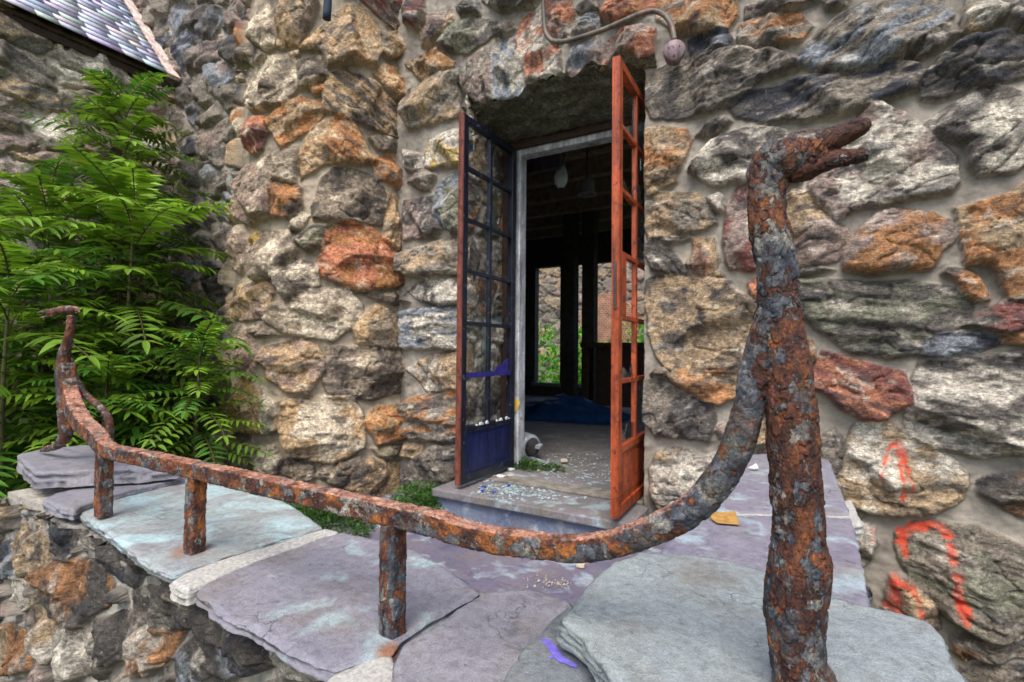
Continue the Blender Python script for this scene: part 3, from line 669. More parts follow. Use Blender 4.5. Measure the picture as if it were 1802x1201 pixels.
rng = random.Random(5); Vs, Fs, Cs = [], [], []; ca, sa = math.cos(rad(48)), math.sin(rad(48))
for r in range(24):
    y = -0.7+(r % 2)*0.08
    while y < 2.10:
        wd = rng.uniform(0.13, 0.26); s0 = r*0.085-0.02+rng.uniform(-.003, .003); s1 = s0+0.17; y1 = min(y+wd-0.008, 2.15)
        b = len(Vs); lift = 0.020
        for s, o in ((s0, lift), (s1, lift*0.1)):
            for yy in (y, y1):
                for t in (0, 0.010):
                    o2 = o+t; Vs.append((WX+0.10-s*ca+o2*sa, yy, 3.08+s*sa+o2*ca))
        Fs += [(b, b+1, b+3, b+2), (b+4, b+6, b+7, b+5), (b, b+4, b+5, b+1), (b+2, b+3, b+7, b+6), (b+1, b+5, b+7, b+3), (b, b+2, b+6, b+4)]
        k = rng.choice([(0.44, 0.47, 0.55), (0.41, 0.44, 0.51), (0.48, 0.51, 0.58), (0.40, 0.41, 0.47), (0.52, 0.55, 0.61)]); k = [q*rng.uniform(.8, 1.15) for q in k]; Cs += [k]*8
        y += wd
link('slate_roof', npmesh('slate_roof', Vs, Fs, np.array(Cs)), slate, house)
MB().obox((WX+0.07, -0.7, 3.045), (-2.2*ca, 0, 2.2*sa), (0, 2.86, 0), (0.02*sa, 0, 0.02*ca)).build('roof_deck', M['darkwood'], house)
MB().obox((WX-0.02, -0.7, 2.99), (0.07, 0, 0), (0, 2.92, 0), (0, 0, 0.055)).build('eave_board', M['darkwood'], house)
MB().obox((WX+0.11, 2.155, 3.06), (-2.2*ca, 0, 2.2*sa), (0, 0.10, 0), (0.035*sa, 0, 0.035*ca)).build('rake_trim', mat_paint('pale_pink_mortar', (0.62, 0.50, 0.44), (0.55, 0.25, 0.15), 0.5, 0.9), house)

# doorway: reveals, soffit and the masonry core
planar('reveal', (XL-0.01, 0, 0), (0, 1, 0), (0, 0, 1), (1, 0, 0), WY-0.07, 2.90, -0.2, 2.5, 0.008, [], 41, True, None, house, sizes=(0.24, 0.2), pal='tgnwdo', H=0.018)
ZB = on(890, 258, 1, 2.86)[2]
us = np.arange(XL-0.05, XR+0.06, 0.008); ts = np.linspace(0, 1, 52); U, T = np.meshgrid(us, ts)
zf = arch_z(U)+0.01; Z = zf*(1-T)**1.6+ZB*(1-(1-T)**1.6); Y = (WY-0.055)*(1-T)+2.86*T
Z = Z+(fbm2(U*9, Y*14, 5, 3)-0.5)*0.10*(1-T*0.6)
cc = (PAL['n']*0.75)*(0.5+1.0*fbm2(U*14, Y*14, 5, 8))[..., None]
link('door_soffit', npmesh('door_soffit', np.stack([U, Y, Z], -1).reshape(-1, 3), grid_faces(*U.shape), cc.reshape(-1, 3)), M['stone'], house, True)
core = MB().box(-6.4, XL-0.03, 2.57, 2.95, -0.94, 4.15).box(XR+0.03, 1.7, 2.57, 2.95, -0.94, 4.15).box(XL-0.03, XR+0.03, 2.62, 2.95, 2.46, 4.15)
core.build('wall_core', M['mortar'], house)
tread_mat = mat_slab('doorstep_stone', (0.22, 0.19, 0.20), (0.15, 0.15, 0.14), (0.34, 0.42, 0.44), (0.06, 0.06, 0.07), 0.45, 14.0)
jx_ = XL+0.12
step = MB().box(XL-0.06, XR+0.02, 2.20, 2.90, -0.045, 0.0).build('doorstep', tread_mat, house, bevel=0.008)
MB().box(XL-0.04, XR+0.0, 2.235, 2.88, -0.149, -0.046).build('riser', mat_slab('riser_stone', (0.20, 0.24, 0.32), (0.13, 0.16, 0.24), (0.42, 0.46, 0.50), (0.06, 0.07, 0.10), 0.45, 24.0), step)

MB().box(jx_, XR-0.01, 2.50, 2.63, 0.001, 0.016).build('threshold', mat_flat('worn_grey_timber', (0.20, 0.18, 0.15), 0.6, 16, 0.85), step, bevel=0.004)
# white door frame at the back of the reveal
fr = MB(); jx = on(915, 500, 1, 2.87)[0]; z_in = on(912, 276, 1, 2.87)[2]
fr.box(XL+0.004, jx, 2.865, 2.95, 0.001, z_in+0.085).box(jx, XR-0.004, 2.865, 2.95, z_in, z_in+0.085)
fr.box(XR-0.10, XR-0.006, 2.867, 2.95, 0.001, z_in-0.001)
frame = fr.build('door_frame', M['white'], house, bevel=0.004)
MB().box(XL+0.002, XL+0.055, 2.835, 2.863, 0.001, z_in+0.10).box(XL+0.055, XR, 2.835, 2.863, z_in+0.04, z_in+0.12).build('dark_stop', M['darkwood'], frame)
fp = MB(); p = [on(x, y, 1, 2.862) for x, y in ((902, 700), (909, 702), (916, 710), (912, 718), (908, 726), (902, 724))]
fp.prism(p, (0, -0.004, 0)).build('yellow_patch', mat_flat('yellow_paint', (0.62, 0.42, 0.08), 0.2), frame)

# a door leaf: hinge point, direction of its width, six rows of two lights over a panel
def leaf(hinge, free, H, frame_mat, edge_mat, panel_mat, name_label, shards, nrm_sign, seed):
    h0 = np.array([hinge[0], hinge[1], 0.025]); wv = np.array([free[0]-hinge[0], free[1]-hinge[1], 0.0]); W = np.linalg.norm(wv); wv /= W
    nv = np.array([wv[1], -wv[0], 0.0])*nrm_sign; up = np.array([0, 0, 1.0]); T = 0.036
    def bar(mb, a0, a1, z0, z1, d0=0.0, d1=T): return mb.obox(h0+wv*a0+up*z0+nv*d0, wv*(a1-a0), nv*(d1-d0), up*(z1-z0))
    root = bpy.data.objects.new('door_leaf', None); root.location = (hinge[0], hinge[1], 0); root.empty_display_size = 0.05; COL.objects.link(root)
    root.parent = house; root.matrix_parent_inverse = Matrix.Translation(parent_world(house)).inverted(); root['label'] = name_label
    PH = 0.31; rows = [PH+(H-PH)*k/6 for k in range(7)]; sw = 0.050
    m = MB(); bar(m, 0, sw, 0, H); bar(m, W-sw, W-0.004, 0, H); bar(m, sw, W-sw, H-0.04, H); bar(m, sw, W-sw, 0, 0.05); bar(m, sw, W-sw, PH-0.03, PH+0.005)
    m.build('frame', frame_mat, root, bevel=0.003)
    m = MB(); bar(m, W-0.0035, W, 0, H, 0, T)
    for d in (0.004, T-0.008): bar(m, W, W+0.003, 0, H, d, d+0.005)
    m.build('edge_strip', edge_mat, root)
    m = MB(); bar(m, W/2-0.013, W/2+0.013, PH+0.005, H-0.04, 0.006, T-0.006)
    for z in rows[1:-1]:
        bar(m, sw, W/2-0.013, z-0.011, z+0.011, 0.006, T-0.006); bar(m, W/2+0.013, W-sw, z-0.011, z+0.011, 0.006, T-0.006)
    m.build('glazing_bars', frame_mat, root, bevel=0.002)
    m = MB(); bar(m, sw, W-sw, 0.05, PH-0.03, 0.010, T-0.010); bar(m, sw+0.03, W-sw-0.03, 0.08, PH-0.06, 0.007, T-0.007); m.build('panel', panel_mat, root)
    rg = random.Random(seed)
    for (c, r, kind) in shards:      # pieces of glass left in the lights
        a0, a1 = ((sw, W/2-0.013), (W/2+0.013, W-sw))[c]; z0, z1 = rows[r]+0.011, rows[r+1]-0.011
        n = 7; pts = []
        if kind == 'b': pts = [(a0, z0), (a1, z0)]+[(a1-(a1-a0)*k/n, z0+(z1-z0)*rg.uniform(.03, .30)) for k in range(n+1)]
        if kind == 'l': pts = [(a0, z0), (a0, z1)]+[(a0+(a1-a0)*rg.uniform(.06, .35), z1-(z1-z0)*k/n) for k in range(n+1)]
        if kind == 'r': pts = [(a1, z0), (a1, z1)]+[(a1-(a1-a0)*rg.uniform(.06, .45), z1-(z1-z0)*k/n) for k in range(n+1)]
        if kind == 'f': pts = [(a0, z0), (a1, z0), (a1, z1), (a0, z1)]
        m = MB(); m.prism([h0+wv*a+up*z+nv*0.016 for a, z in pts], nv*0.004); m.build('glass_pane', M['glass'], root)
    return root, h0, wv, nv, up, W, rows, bar
HL = on(812, 200, 1, 2.25)[2]-0.025
L = leaf((XL+0.075, 2.83), (-1.635, 2.245), HL, M['navy'], M['redstile'], M['navypanel'], 'left door leaf, navy face with a red brown edge and empty lights', [(1, 5, 'r'), (0, 2, 'b'), (1, 1, 'l'), (0, 4, 'r')], -1, 3)
HR = on(1092, 98, 1, 2.17)[2]-0.025
R = leaf((XR-0.075, 2.80), (-0.722, 2.165), HR, M['orange'], M['orange'], M['orange'], 'right door leaf in peeling orange red paint with broken glass', [(0, 5, 'f'), (1, 5, 'l'), (1, 4, 'b'), (0, 4, 'r'), (1, 2, 'r'), (1, 0, 'b'), (0, 0, 'f'), (0, 3, 'f'), (1, 1, 'b')], -1, 4)
# lock stile of the right leaf
root, h0, wv, nv, up, W, rows, bar = R
m = MB(); bar(m, W-0.125, W-0.050, rows[2]+0.012, rows[3]-0.012, 0.003, 0.033); m.build('lock_plate', M['orange'], root)
m = MB(); bar(m, W+0.0005, W+0.0042, rows[2]+0.03, rows[3]-0.05, 0.011, 0.024); bar(m, W-0.085, W-0.070, rows[2]+0.07, rows[2]+0.10, 0.034, 0.0375); bar(m, W-0.085, W-0.072, rows[2]+0.2, rows[2]+0.225, 0.034, 0.0375); m.build('lock_slot_shade', M['dark'], root)  # raised dark boxes stand in for the shade inside the slots
root, h0, wv, nv, up, W, rows, bar = L
m = MB(); bar(m, 0.06, W-0.05, rows[1]-0.014, rows[1]+0.014, 0.033, 0.039); m.prism([h0+wv*a+up*z+nv*0.016 for a, z in ((0.06, rows[1]+0.012), (0.22, rows[1]+0.012), (0.20, rows[1]+0.04), (0.13, rows[1]+0.05), (0.09, rows[1]+0.085), (0.06, rows[1]+0.09))], nv*0.004); m.build('violet_paint', mat_flat('violet_paint', (0.035, 0.028, 0.20), 0.6, 30, 0.4), root)
flake_mat = mat_flat('white_flake', (0.62, 0.61, 0.63), 0.3); rg = random.Random(2)
for k in range(7):
    a = (0.06, 0.09, 0.15, 0.19, 0.31, 0.36, 0.41)[k]; d = rg.uniform(.02, .045); m = MB()
    m.prism([h0+wv*(a+d*t)+up*(0.309+z)+nv*0.031 for t, z in ((0, 0), (1, 0), (0.8, rg.uniform(.006, .016)), (0.35, rg.uniform(.008, .022)))], nv*0.008); m.build('paint_flake', flake_mat, root)

# inside: floor, walls with window openings, ceiling and beams
BY = 8.0
struct('floor', MB().box(-6.4, 1.5, 2.90, BY+0.2, -0.30, -0.012), mat_slab('dusty_floor', (0.24, 0.225, 0.20), (0.16, 0.15, 0.14), (0.30, 0.32, 0.33), (0.06, 0.06, 0.06), 0.3, 34.0))
def xz(px, py): p = on(px, py, 1, BY); return p[0], p[2]
zt, zb = xz(960, 470)[1], xz(960, 674)[1]; cuts = [(xz(942, 500)[0], xz(986, 500)[0]), (xz(1012, 500)[0], xz(1024, 500)[0]), (xz(1045, 500)[0], xz(1143, 500)[0])]
m = MB(); x = -6.4
for a, b in cuts: m.box(x, a, BY, BY+0.15, -0.1, 3.0); x = b
m.box(x, 1.5, BY, BY+0.15, -0.1, 3.0)
for a, b in cuts: m.box(a, b, BY, BY+0.15, -0.1, zb); m.box(a, b, BY, BY+0.15, zt, 3.0)
m.box(-6.55, -6.4, 2.9, BY+0.15, -0.1, 3.0).box(1.5, 1.65, 2.9, 3.6, -0.1, 3.0).box(1.5, 1.65, 7.4, BY+0.15, -0.1, 3.0).box(1.5, 1.65, 3.6, 7.4, -0.1, 0.7).box(1.5, 1.65, 3.6, 7.4, 2.5, 3.0); m.build('inner_wall', M['dark'], house)  # wide opening in the right side wall, out of view, added to let light in
MB().box(-6.5, 1.6, 2.9, BY+0.15, 2.92, 3.1).build('ceiling', mat_flat('grey_boards', (0.20, 0.18, 0.15), 0.5, 9), house)
beam_mat = mat_flat('brown_beam', (0.26, 0.19, 0.13), 0.5, 14)
for k in range(8): MB().box(-6.3, 1.4, 3.3+0.6*k, 3.42+0.6*k, 2.70, 2.915).build('ceiling_beam', beam_mat, house)
for a, b in cuts[:3]:
    o = MB().box(a-0.02, b+0.02, BY-0.09, BY-0.003, zb-0.06, zb).build('window_sill', mat_flat('grey_sill', (0.16, 0.16, 0.13), 0.4), house)
a0, a1 = on(914, 270, 1, 3.25), on(985, 300, 1, 3.25); MB().box(a0[0]-0.3, a1[0], 3.22, 3.27, on(950, 303, 1, 3.25)[2], on(950, 262, 1, 3.25)[2]).build('purple_board', mat_paint('dull_purple_paint', (0.07, 0.045, 0.075), (0.2, 0.15, 0.2), 0.2), house)
for px, py0 in ((1000, 430), (1034, 420)):
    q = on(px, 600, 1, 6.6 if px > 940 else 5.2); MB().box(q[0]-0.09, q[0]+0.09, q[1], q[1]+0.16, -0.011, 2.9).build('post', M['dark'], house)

# ------------------------------------------------------------------ things inside the doorway
q = on(1092, 608, 1, 6.2)
tb = empty('writing_desk', (q[0], q[1], -0.012), 'dark wooden desk silhouetted before the far windows', 'desk')
x0, x1 = on(1036, 608, 1, 6.2)[0], on(1150, 608, 1, 6.2)[0]; zt2 = on(1090, 604, 1, 6.2)[2]
MB().box(x0, x1, 5.9, 6.5, zt2-0.06, zt2).build('tabletop', M['darkwood'], tb); xm = on(1062, 640, 1, 6.2)[0]
MB().box(xm, x1-0.05, 5.95, 6.45, 0.10, zt2-0.061).build('drawer_case', M['darkwood'], tb)
for xx in (x0+0.03, xm+0.02, x1-0.12):
    for yy in (5.94, 6.40): MB().box(xx, xx+0.06, yy, yy+0.06, -0.012, zt2-0.061 if xx == x0+0.03 else 0.099).build('leg', M['darkwood'], tb)
# tarpaulin heaped on the floor
c0 = on(985, 712, 1, 5.6); us = np.linspace(-1, 1, 60); U, Vv = np.meshgrid(us, np.linspace(-1, 1, 30)); rr = np.sqrt(U*U+Vv*Vv)
hz = np.clip(1-rr, 0, 1)**0.6*0.24*(0.35+1.1*fbm2(U*3+2, Vv*3, 5, 4))
tarp = link('tarpaulin', npmesh('tarpaulin', np.stack([c0[0]+U*0.85, 5.6+Vv*0.6+U*0.1, -0.008+hz], -1).reshape(-1, 3), grid_faces(*U.shape)), mat_flat('blue_tarp', (0.012, 0.05, 0.13), 0.5, 14, 0.45), None, True)
tag(tarp, 'crumpled dark blue tarpaulin heaped on the floor inside', 'tarpaulin')
# dented metal canister lying behind the jamb
q = on(930, 792, 1, 3.25); can = empty('metal_canister', (q[0], q[1], -0.01), 'dented silvery metal canister lying on its side by the white jamb', 'canister')
ax = np.array([0.93, -0.30, -0.06]); ax /= np.linalg.norm(ax); b0 = np.array([q[0]-0.13, q[1], 0.09])
metal = mat_flat('dull_metal', (0.50, 0.53, 0.60), 0.4, 25, 0.3, 0.006, 0.5, 0.25)
pts = [b0+ax*t for t in (0, .01, .10, .19, .20)]; MB().tube(pts, [0.075, 0.09, 0.093, 0.09, 0.085], 28, up=(0, 0, 1)).build('drum', metal, can, True)
MB().tube([b0+ax*t for t in (.201, .225, .23)], [0.07, 0.055, 0.03], 24, up=(0, 0, 1)).build('neck', M['dark'], can, True)
MB().obox(b0+ax*0.20+np.array([0, 0, 0.0]), ax*0.07, (0, 0.05, 0.01), (0.01, 0, 0.02)).obox(b0+ax*0.18+np.array([0, -0.03, -0.075]), ax*0.20, (0, 0.02, 0), (0, 0, 0.012)).obox(b0+ax*0.372+np.array([0, -0.03, -0.075]), ax*0.012, (0, 0.02, 0), (0, 0, 0.035)).build('bracket', metal, can)
# lamp fittings under the ceiling
def lathe(mb, c, prof, n=24, arc=2*math.pi, a0=0.0):
    V = [(c[0]+r*math.cos(a0+arc*k/n), c[1]+r*math.sin(a0+arc*k/n), c[2]+z) for r, z in prof for k in range(n+1)]; s = n+1
    return mb.add(V, [(i*s+k, i*s+k+1, (i+1)*s+k+1, (i+1)*s+k) for i in range(len(prof)-1) for k in range(n)])
q = on(1033, 332, 1, 3.9); t = empty('ceiling_lamp', q, 'grey bell shaped lamp fitting hanging inside the doorway', 'lamp')
gl = mat_flat('grey_enamel', (0.22, 0.23, 0.22), 0.3, 30, 0.4)
s = q[2]; m = MB(); lathe(m, q, [(0.004, 0.07), (0.055, 0.068), (0.062, 0.06), (0.062, -0.03), (0.078, -0.045), (0.080, -0.055), (0.055, -0.05)]); m.build('shade', gl, t, True)
MB().tube([q+np.array([0, 0, 0.069]), np.array([q[0], q[1], 2.90])], [0.008, 0.008], 8, up=(0, 1, 0)).build('cord', M['dark'], t)
q = on(988, 312, 1, 3.4); t = empty('broken_lamp_shade', q, 'curved shard of a pale glass lamp shade dangling below the ceiling', 'lamp shade')
m = MB(); lathe(m, q, [(0.02, 0.10), (0.035, 0.06), (0.055, 0.0), (0.05, -0.05), (0.02, -0.085)], 12, 2.4, -2.6); o = m.build('glass_shell', mat_flat('milky_glass', (0.50, 0.58, 0.58), 0.3, 20, 0.2), t, True, fixn=False); md = o.modifiers.new('solid', 'SOLIDIFY'); md.thickness = 0.004
MB().tube([q+np.array([-0.0, -0.0, 0.095]), q+np.array([0.03, 0.02, 0.2]), np.array([q[0]+0.02, q[1], 2.9])], [0.006, 0.006, 0.006], 8).tube([q+np.array([0.05, 0.02, 0.17]), q+np.array([0.05, 0.02, 0.23])], [0.05, 0.035], 14).build('socket', mat_flat('brass_brown', (0.10, 0.08, 0.05), 0.4), t)

# ------------------------------------------------------------------ wall lamp bracket above the door
t = empty('wall_lamp_bracket', on(1187, 85, 1, 2.40), 'bent rusty lamp pipe ending in a round pinkish junction box above the door', 'lamp bracket')
path = [on(955, -25, 1, 2.395), on(957, 30, 1, 2.395), on(962, 62, 1, 2.39), on(985, 74, 1, 2.39), on(1050, 57, 1, 2.375), on(1130, 24, 1, 2.37), on(1160, 22, 1, 2.37), on(1180, 42, 1, 2.365), on(1187, 72, 1, 2.36)]
P, Rr = resample(path, [0.0125]*9, 0.01); MB().tube(P, Rr, 14).build('pipe', mat_paint('brown_grey_pipe', (0.13, 0.105, 0.085), (0.33, 0.13, 0.05), 0.45, 0.5), t, True)
q = on(1187, 88, 1, 2.35); m = MB(); ax = np.array([0.25, -0.95, -0.15]); ax /= np.linalg.norm(ax)
m.tube([q-ax*0.10, q-ax*0.085, q-ax*0.02, q-ax*0.008, q], [0.034, 0.040, 0.050, 0.049, 0.040], 28, up=(0, 0, 1)).build('junction_box', mat_paint('faded_pink_paint', (0.22, 0.15, 0.16), (0.10, 0.055, 0.05), 0.6, 0.5), t, True)
for a in (0.6, 2.7, 4.6):
    d = np.array([math.cos(a), 0.25*math.cos(a), math.sin(a)])*0.026; MB().tube([q+d-ax*0.004, q+d+ax*0.003], [0.0045, 0.004], 8, up=(0, 0, 1)).build('screw', M['dark'], t)
# rainwater pipes high on the left
P, Rr = resample([on(356, 55, 1, 2.45), on(400, 22, 1, 2.45), on(455, -22, 1, 2.45)], [0.05]*3, 0.03); o = MB().tube(P, Rr, 14).build('drain_pipe', mat_flat('grey_green_metal', (0.20, 0.20, 0.17), 0.3), None, True); tag(o, 'slanting grey drain pipe high on the wall left of the rounded bay', 'pipe')
P, Rr = resample([on(575, 34, 1, 1.84), on(577, 0, 1, 1.84), on(578, -40, 1, 1.84)], [0.022]*3, 0.03); o = MB().tube(P, Rr, 12).build('short_pipe', mat_flat('blue_black_metal', (0.03, 0.045, 0.07), 0.3), None, True); tag(o, 'short blue black pipe stub at the top of the rounded bay', 'pipe')
# ------------------------------------------------------------------ parapet with its coping slabs
par = empty('parapet', (-1.05, 0.72, -0.94), 'low rubble stone parapet with flagstone coping around the doorstep', 'parapet')
planar('front_face', (0, 0.600, 0), (1, 0, 0), (0, 0, 1), (0, -1, 0), -2.26, 0.30, -0.94, 0.275, 0.0045, parse(ST_FRONT, lambda x, y: on(x, y, 1, 0.575)[[0, 2]]), 53, True, None, par, sizes=(0.22, 0.12), pal='ggddkgdpkgbdt', H=0.040, dark=0.85)
planar('end_face', (-2.24, 0, 0), (0, 1, 0), (0, 0, 1), (-1, 0, 0), 0.58, 0.90, -0.94, 0.262, 0.012, [], 57, True, None, par, sizes=(0.2, 0.14), H=0.03)
planar('side_face', (0.085, 0, 0), (0, 1, 0), (0, 0, 1), (1, 0, 0), 0.86, 2.46, -0.94, 0.29, 0.012, [], 59, True, None, par, sizes=(0.24, 0.16), H=0.03)
MB().box(-2.23, 0.28, 0.605, 0.865, -0.94, 0.225).box(-0.235, 0.08, 0.866, 2.47, -0.94, 0.28).box(-2.23, -1.86, 0.607, 0.862, 0.226, 0.29).build('core', M['mortar'], par)
lil = (0.195, 0.19, 0.22)
SM = [mat_slab('lilac_flagstone', lil, (0.25, 0.235, 0.265), (0.33, 0.42, 0.42), (0.10, 0.09, 0.13), 0.45, 1.0, (tuple(on(690, 1146, 2, 0.286)), 0.030)),
      mat_slab('pale_cyan_flagstone', (0.27, 0.27, 0.28), (0.34, 0.39, 0.36), (0.38, 0.52, 0.52), (0.16, 0.15, 0.17), 0.75, 2.0, (tuple(on(330, 948, 2, 0.326)), 0.055)),
      mat_slab('grey_lilac_flagstone', (0.20, 0.19, 0.215), (0.26, 0.25, 0.27), None, (0.09, 0.08, 0.10), 0.3, 3.0),
      mat_slab('blue_grey_sandstone', (0.24, 0.265, 0.27), (0.29, 0.325, 0.315), None, (0.19, 0.20, 0.235), 0.3, 5.0),
      mat_slab('violet_ledge_stone', (0.20, 0.18, 0.23), (0.25, 0.24, 0.27), (0.34, 0.42, 0.45), (0.10, 0.09, 0.13), 0.5, 6.0),
      mat_slab('dark_grey_sandstone', (0.155, 0.17, 0.18), (0.19, 0.21, 0.215), None, (0.12, 0.13, 0.15), 0.3, 7.0)]
from mathutils.geometry import delaunay_2d_cdt
def slab(name, pts, z, th, mat, label, seed, jit=0.004, relief=0.0036, world=False):
    "an irregular flagstone: a gently uneven top and a broken, layered edge"
    P = np.array([np.asarray(p, float) if world else on(p[0], p[1], 2, z)[:2] for p in pts])
    if ((P[:, 0]*np.roll(P[:, 1], -1)-np.roll(P[:, 0], -1)*P[:, 1]).sum()) < 0: P = P[::-1]
    Q = []
    for a, b in zip(P, np.roll(P, -1, 0)):
        n = max(1, int(np.linalg.norm(b-a)/0.006)); Q += [a+(b-a)*k/n for k in range(n)]
    Q = np.array(Q)
    for _ in range(2): Q = (np.roll(Q, 1, 0)+2*Q+np.roll(Q, -1, 0))/4
    e = np.roll(Q, -1, 0)-np.roll(Q, 1, 0); e /= np.linalg.norm(e, axis=1)[:, None]+1e-9; nr = np.stack([e[:, 1], -e[:, 0]], 1)
    for _ in range(4): nr = (np.roll(nr, 1, 0)+2*nr+np.roll(nr, -1, 0))/4
    def top(q): return z+relief*2*(fbm2(q[:, 0]*9, q[:, 1]*9, 4, seed)-0.5)+relief*1.2*(np.round(4*fbm2(q[:, 0]*5+3, q[:, 1]*5, 3, seed+1))/4-0.5)
    base = (fbm2(Q[:, 0]*22, Q[:, 1]*22, 5, seed)-0.5)*2*jit
    rng = random.Random(seed); rings = []
    prof = [(0.012, 0.0), (0.004, 0.0012), (0.0, 0.004)]+[(rng.uniform(-0.003, 0.005), th*t) for t in (0.25, 0.27, 0.45, 0.47, 0.68, 0.70, 1.0)]
    for i, (ins, dz) in enumerate(prof):
        o = ins-base-(fbm2(Q[:, 0]*30+i//2*7, Q[:, 1]*30, 4, seed+i//2)-0.5)*2*jit*(0.4 if i < 3 else 1.3)
        q = Q-nr*o[:, None]; rings.append(np.column_stack([q, top(q)-dz-(0 if i < 2 else 1)*0.0015*(fbm2(Q[:, 0]*60+i, Q[:, 1]*60, 3, seed+i)-0.5)]))
    n = len(Q); V = np.vstack(rings); F = []
    for r in range(len(rings)-1):
        for k in range(n): F.append((r*n+k, (r+1)*n+k, (r+1)*n+(k+1) % n, r*n+(k+1) % n))
    ring = rings[0][:, :2]; lo, hi = ring.min(0), ring.max(0); gx, gy = np.meshgrid(np.arange(lo[0], hi[0], 0.014), np.arange(lo[1], hi[1], 0.014)); gp_ = np.column_stack([gx.ravel(), gy.ravel()])
    gp_ = gp_[poly_sd(gp_[:, 0], gp_[:, 1], ring) > 0.006]
    vv2, _, ff2, *_x = delaunay_2d_cdt([Vector(p) for p in np.vstack([ring, gp_])], [(k, (k+1) % n) for k in range(n)], [], 1, 1e-6)
    vv2 = np.array([tuple(p) for p in vv2]); mb = MB().add(V, F); mb.add(np.column_stack([vv2, top(vv2)]), [tuple(f) for f in ff2])
    o = mb.build(name, mat, par, smooth=True, fixn=True)
    if label: o['label'] = label
    return o
mortar_mat = mat_flat('pale_cement', (0.40, 0.38, 0.34), 0.4, 120, 0.95, 0.006)
slab('mortar_bed', [(-2.20, 0.598), (-0.2, 0.598), (-0.2, 0.87), (-2.20, 0.87)], 0.268, 0.05, mat_flat('grey_bedding_mortar', (0.20, 0.185, 0.16), 0.5, 60, 0.95, 0.01), None, 1, 0.01, world=True)
slab('coping_slab', [(345, 1043), (362, 1024), (470, 975), (575, 940), (604, 936), (640, 944), (705, 957), (770, 990), (846, 1042), (770, 1085), (702, 1126), (688, 1152), (625, 1165), (588, 1178), (540, 1158), (480, 1128), (430, 1100), (385, 1078)], 0.286, 0.018, SM[0], 'large lilac coping slab with cyan stains left of the middle post', 3)
slab('coping_slab', [(852, 1044), (930, 1036), (1003, 1056), (1010, 1068), (1006, 1090), (960, 1160), (880, 1260), (800, 1300), (690, 1280), (688, 1204), (694, 1160), (712, 1130), (775, 1092)], 0.288, 0.020, SM[2], 'grey lilac coping slab right of the middle post', 5)
slab('mortar_joint', [(300, 1024), (340, 1000), (420, 975), (500, 950), (572, 930), (596, 935), (500, 968), (420, 998), (350, 1030), (330, 1040)], 0.291, 0.03, mortar_mat, None, 7, 0.004)
slab('mortar_joint', [(560, 1215), (590, 1182), (628, 1166), (660, 1146), (690, 1150), (696, 1180), (692, 1230)], 0.283, 0.03, mortar_mat, None, 8, 0.006)
slab('coping_slab', [(132, 898), (185, 876), (240, 858), (330, 834), (430, 852), (520, 893), (570, 928), (500, 948), (400, 978), (303, 1014), (268, 996), (225, 965), (180, 930)], 0.297, 0.022, SM[1], 'pale cyan coping slab stained with rust under the far post', 9)
slab('coping_slab', [(72, 880), (98, 866), (180, 848), (260, 830), (322, 826), (332, 838), (250, 858), (185, 874), (130, 898), (105, 894)], 0.315, 0.03, SM[2], 'narrow grey lilac coping slab below the raised end stone', 10)
slab('end_stone', [(28, 800), (72, 790), (150, 782), (235, 793), (318, 816), (250, 822), (180, 826), (62, 832), (44, 816)], 0.372, 0.050, SM[2], None, 11, 0.004)
# right arm of the parapet and the raised corner slabs
slab('ledge_slab', [(1290, 802), (1380, 796), (1452, 790), (1474, 850), (1497, 905), (1330, 900), (1212, 902), (1240, 865)], 0.332, 0.05, SM[4], 'far violet ledge slab against the house wall', 12)
slab('ledge_slab', [(1208, 908), (1330, 906), (1499, 911), (1515, 980), (1532, 1068), (1545, 1120), (1330, 1120), (1080, 1110), (1115, 1035), (1158, 978)], 0.329, 0.05, SM[4], 'near violet ledge slab with an ochre patch', 13)
slab('mortar_joint', [(1180, 880), (1500, 880), (1520, 925), (1150, 925)], 0.3255, 0.04, mortar_mat, None, 17, 0.004)
under = slab('corner_slab', [(870, 1215), (925, 1140), (1000, 1062), (1040, 1075), (1200, 1100), (1200, 1300), (1000, 1420), (800, 1420)], 0.338, 0.045, SM[5], 'lower dark grey corner slab splashed with violet paint', 14)
corner = slab('corner_slab', [(986, 1092), (1000, 1072), (1022, 1040), (1050, 1008), (1085, 986), (1130, 971), (1215, 976), (1300, 990), (1380, 1014), (1460, 1046), (1560, 1072), (1636, 1096), (1664, 1122), (1682, 1170), (1712, 1215), (1730, 1300), (1600, 1500), (1350, 1600), (1180, 1480), (1078, 1205), (1030, 1130)], 0.385, 0.036, SM[3], 'thick blue grey corner slab under the near goose', 15, 0.007)
P = [on(x, y, 2, 0.3402) for x, y in ((949, 1126), (958, 1125), (966, 1126), (978, 1138), (990, 1154), (1003, 1164), (1017, 1171), (1016, 1176), (1004, 1173), (994, 1168), (985, 1166), (978, 1160), (974, 1156), (969, 1162), (967, 1158), (971, 1150), (962, 1140), (960, 1133))]
MB().prism(P, (0, 0, 0.0007)).build('paint_splash', mat_flat('violet_splash', (0.16, 0.13, 0.48), 0.4, 90, 0.4, 0.001), under)
P = [on(x, y, 2, 0.3345) for x, y in ((1250, 903), (1294, 900), (1301, 924), (1262, 921), (1252, 914))]
MB().prism(P, (0, 0, 0.0006)).build('ochre_patch', mat_flat('ochre_paint', (0.40, 0.22, 0.06), 0.5, 60), par)

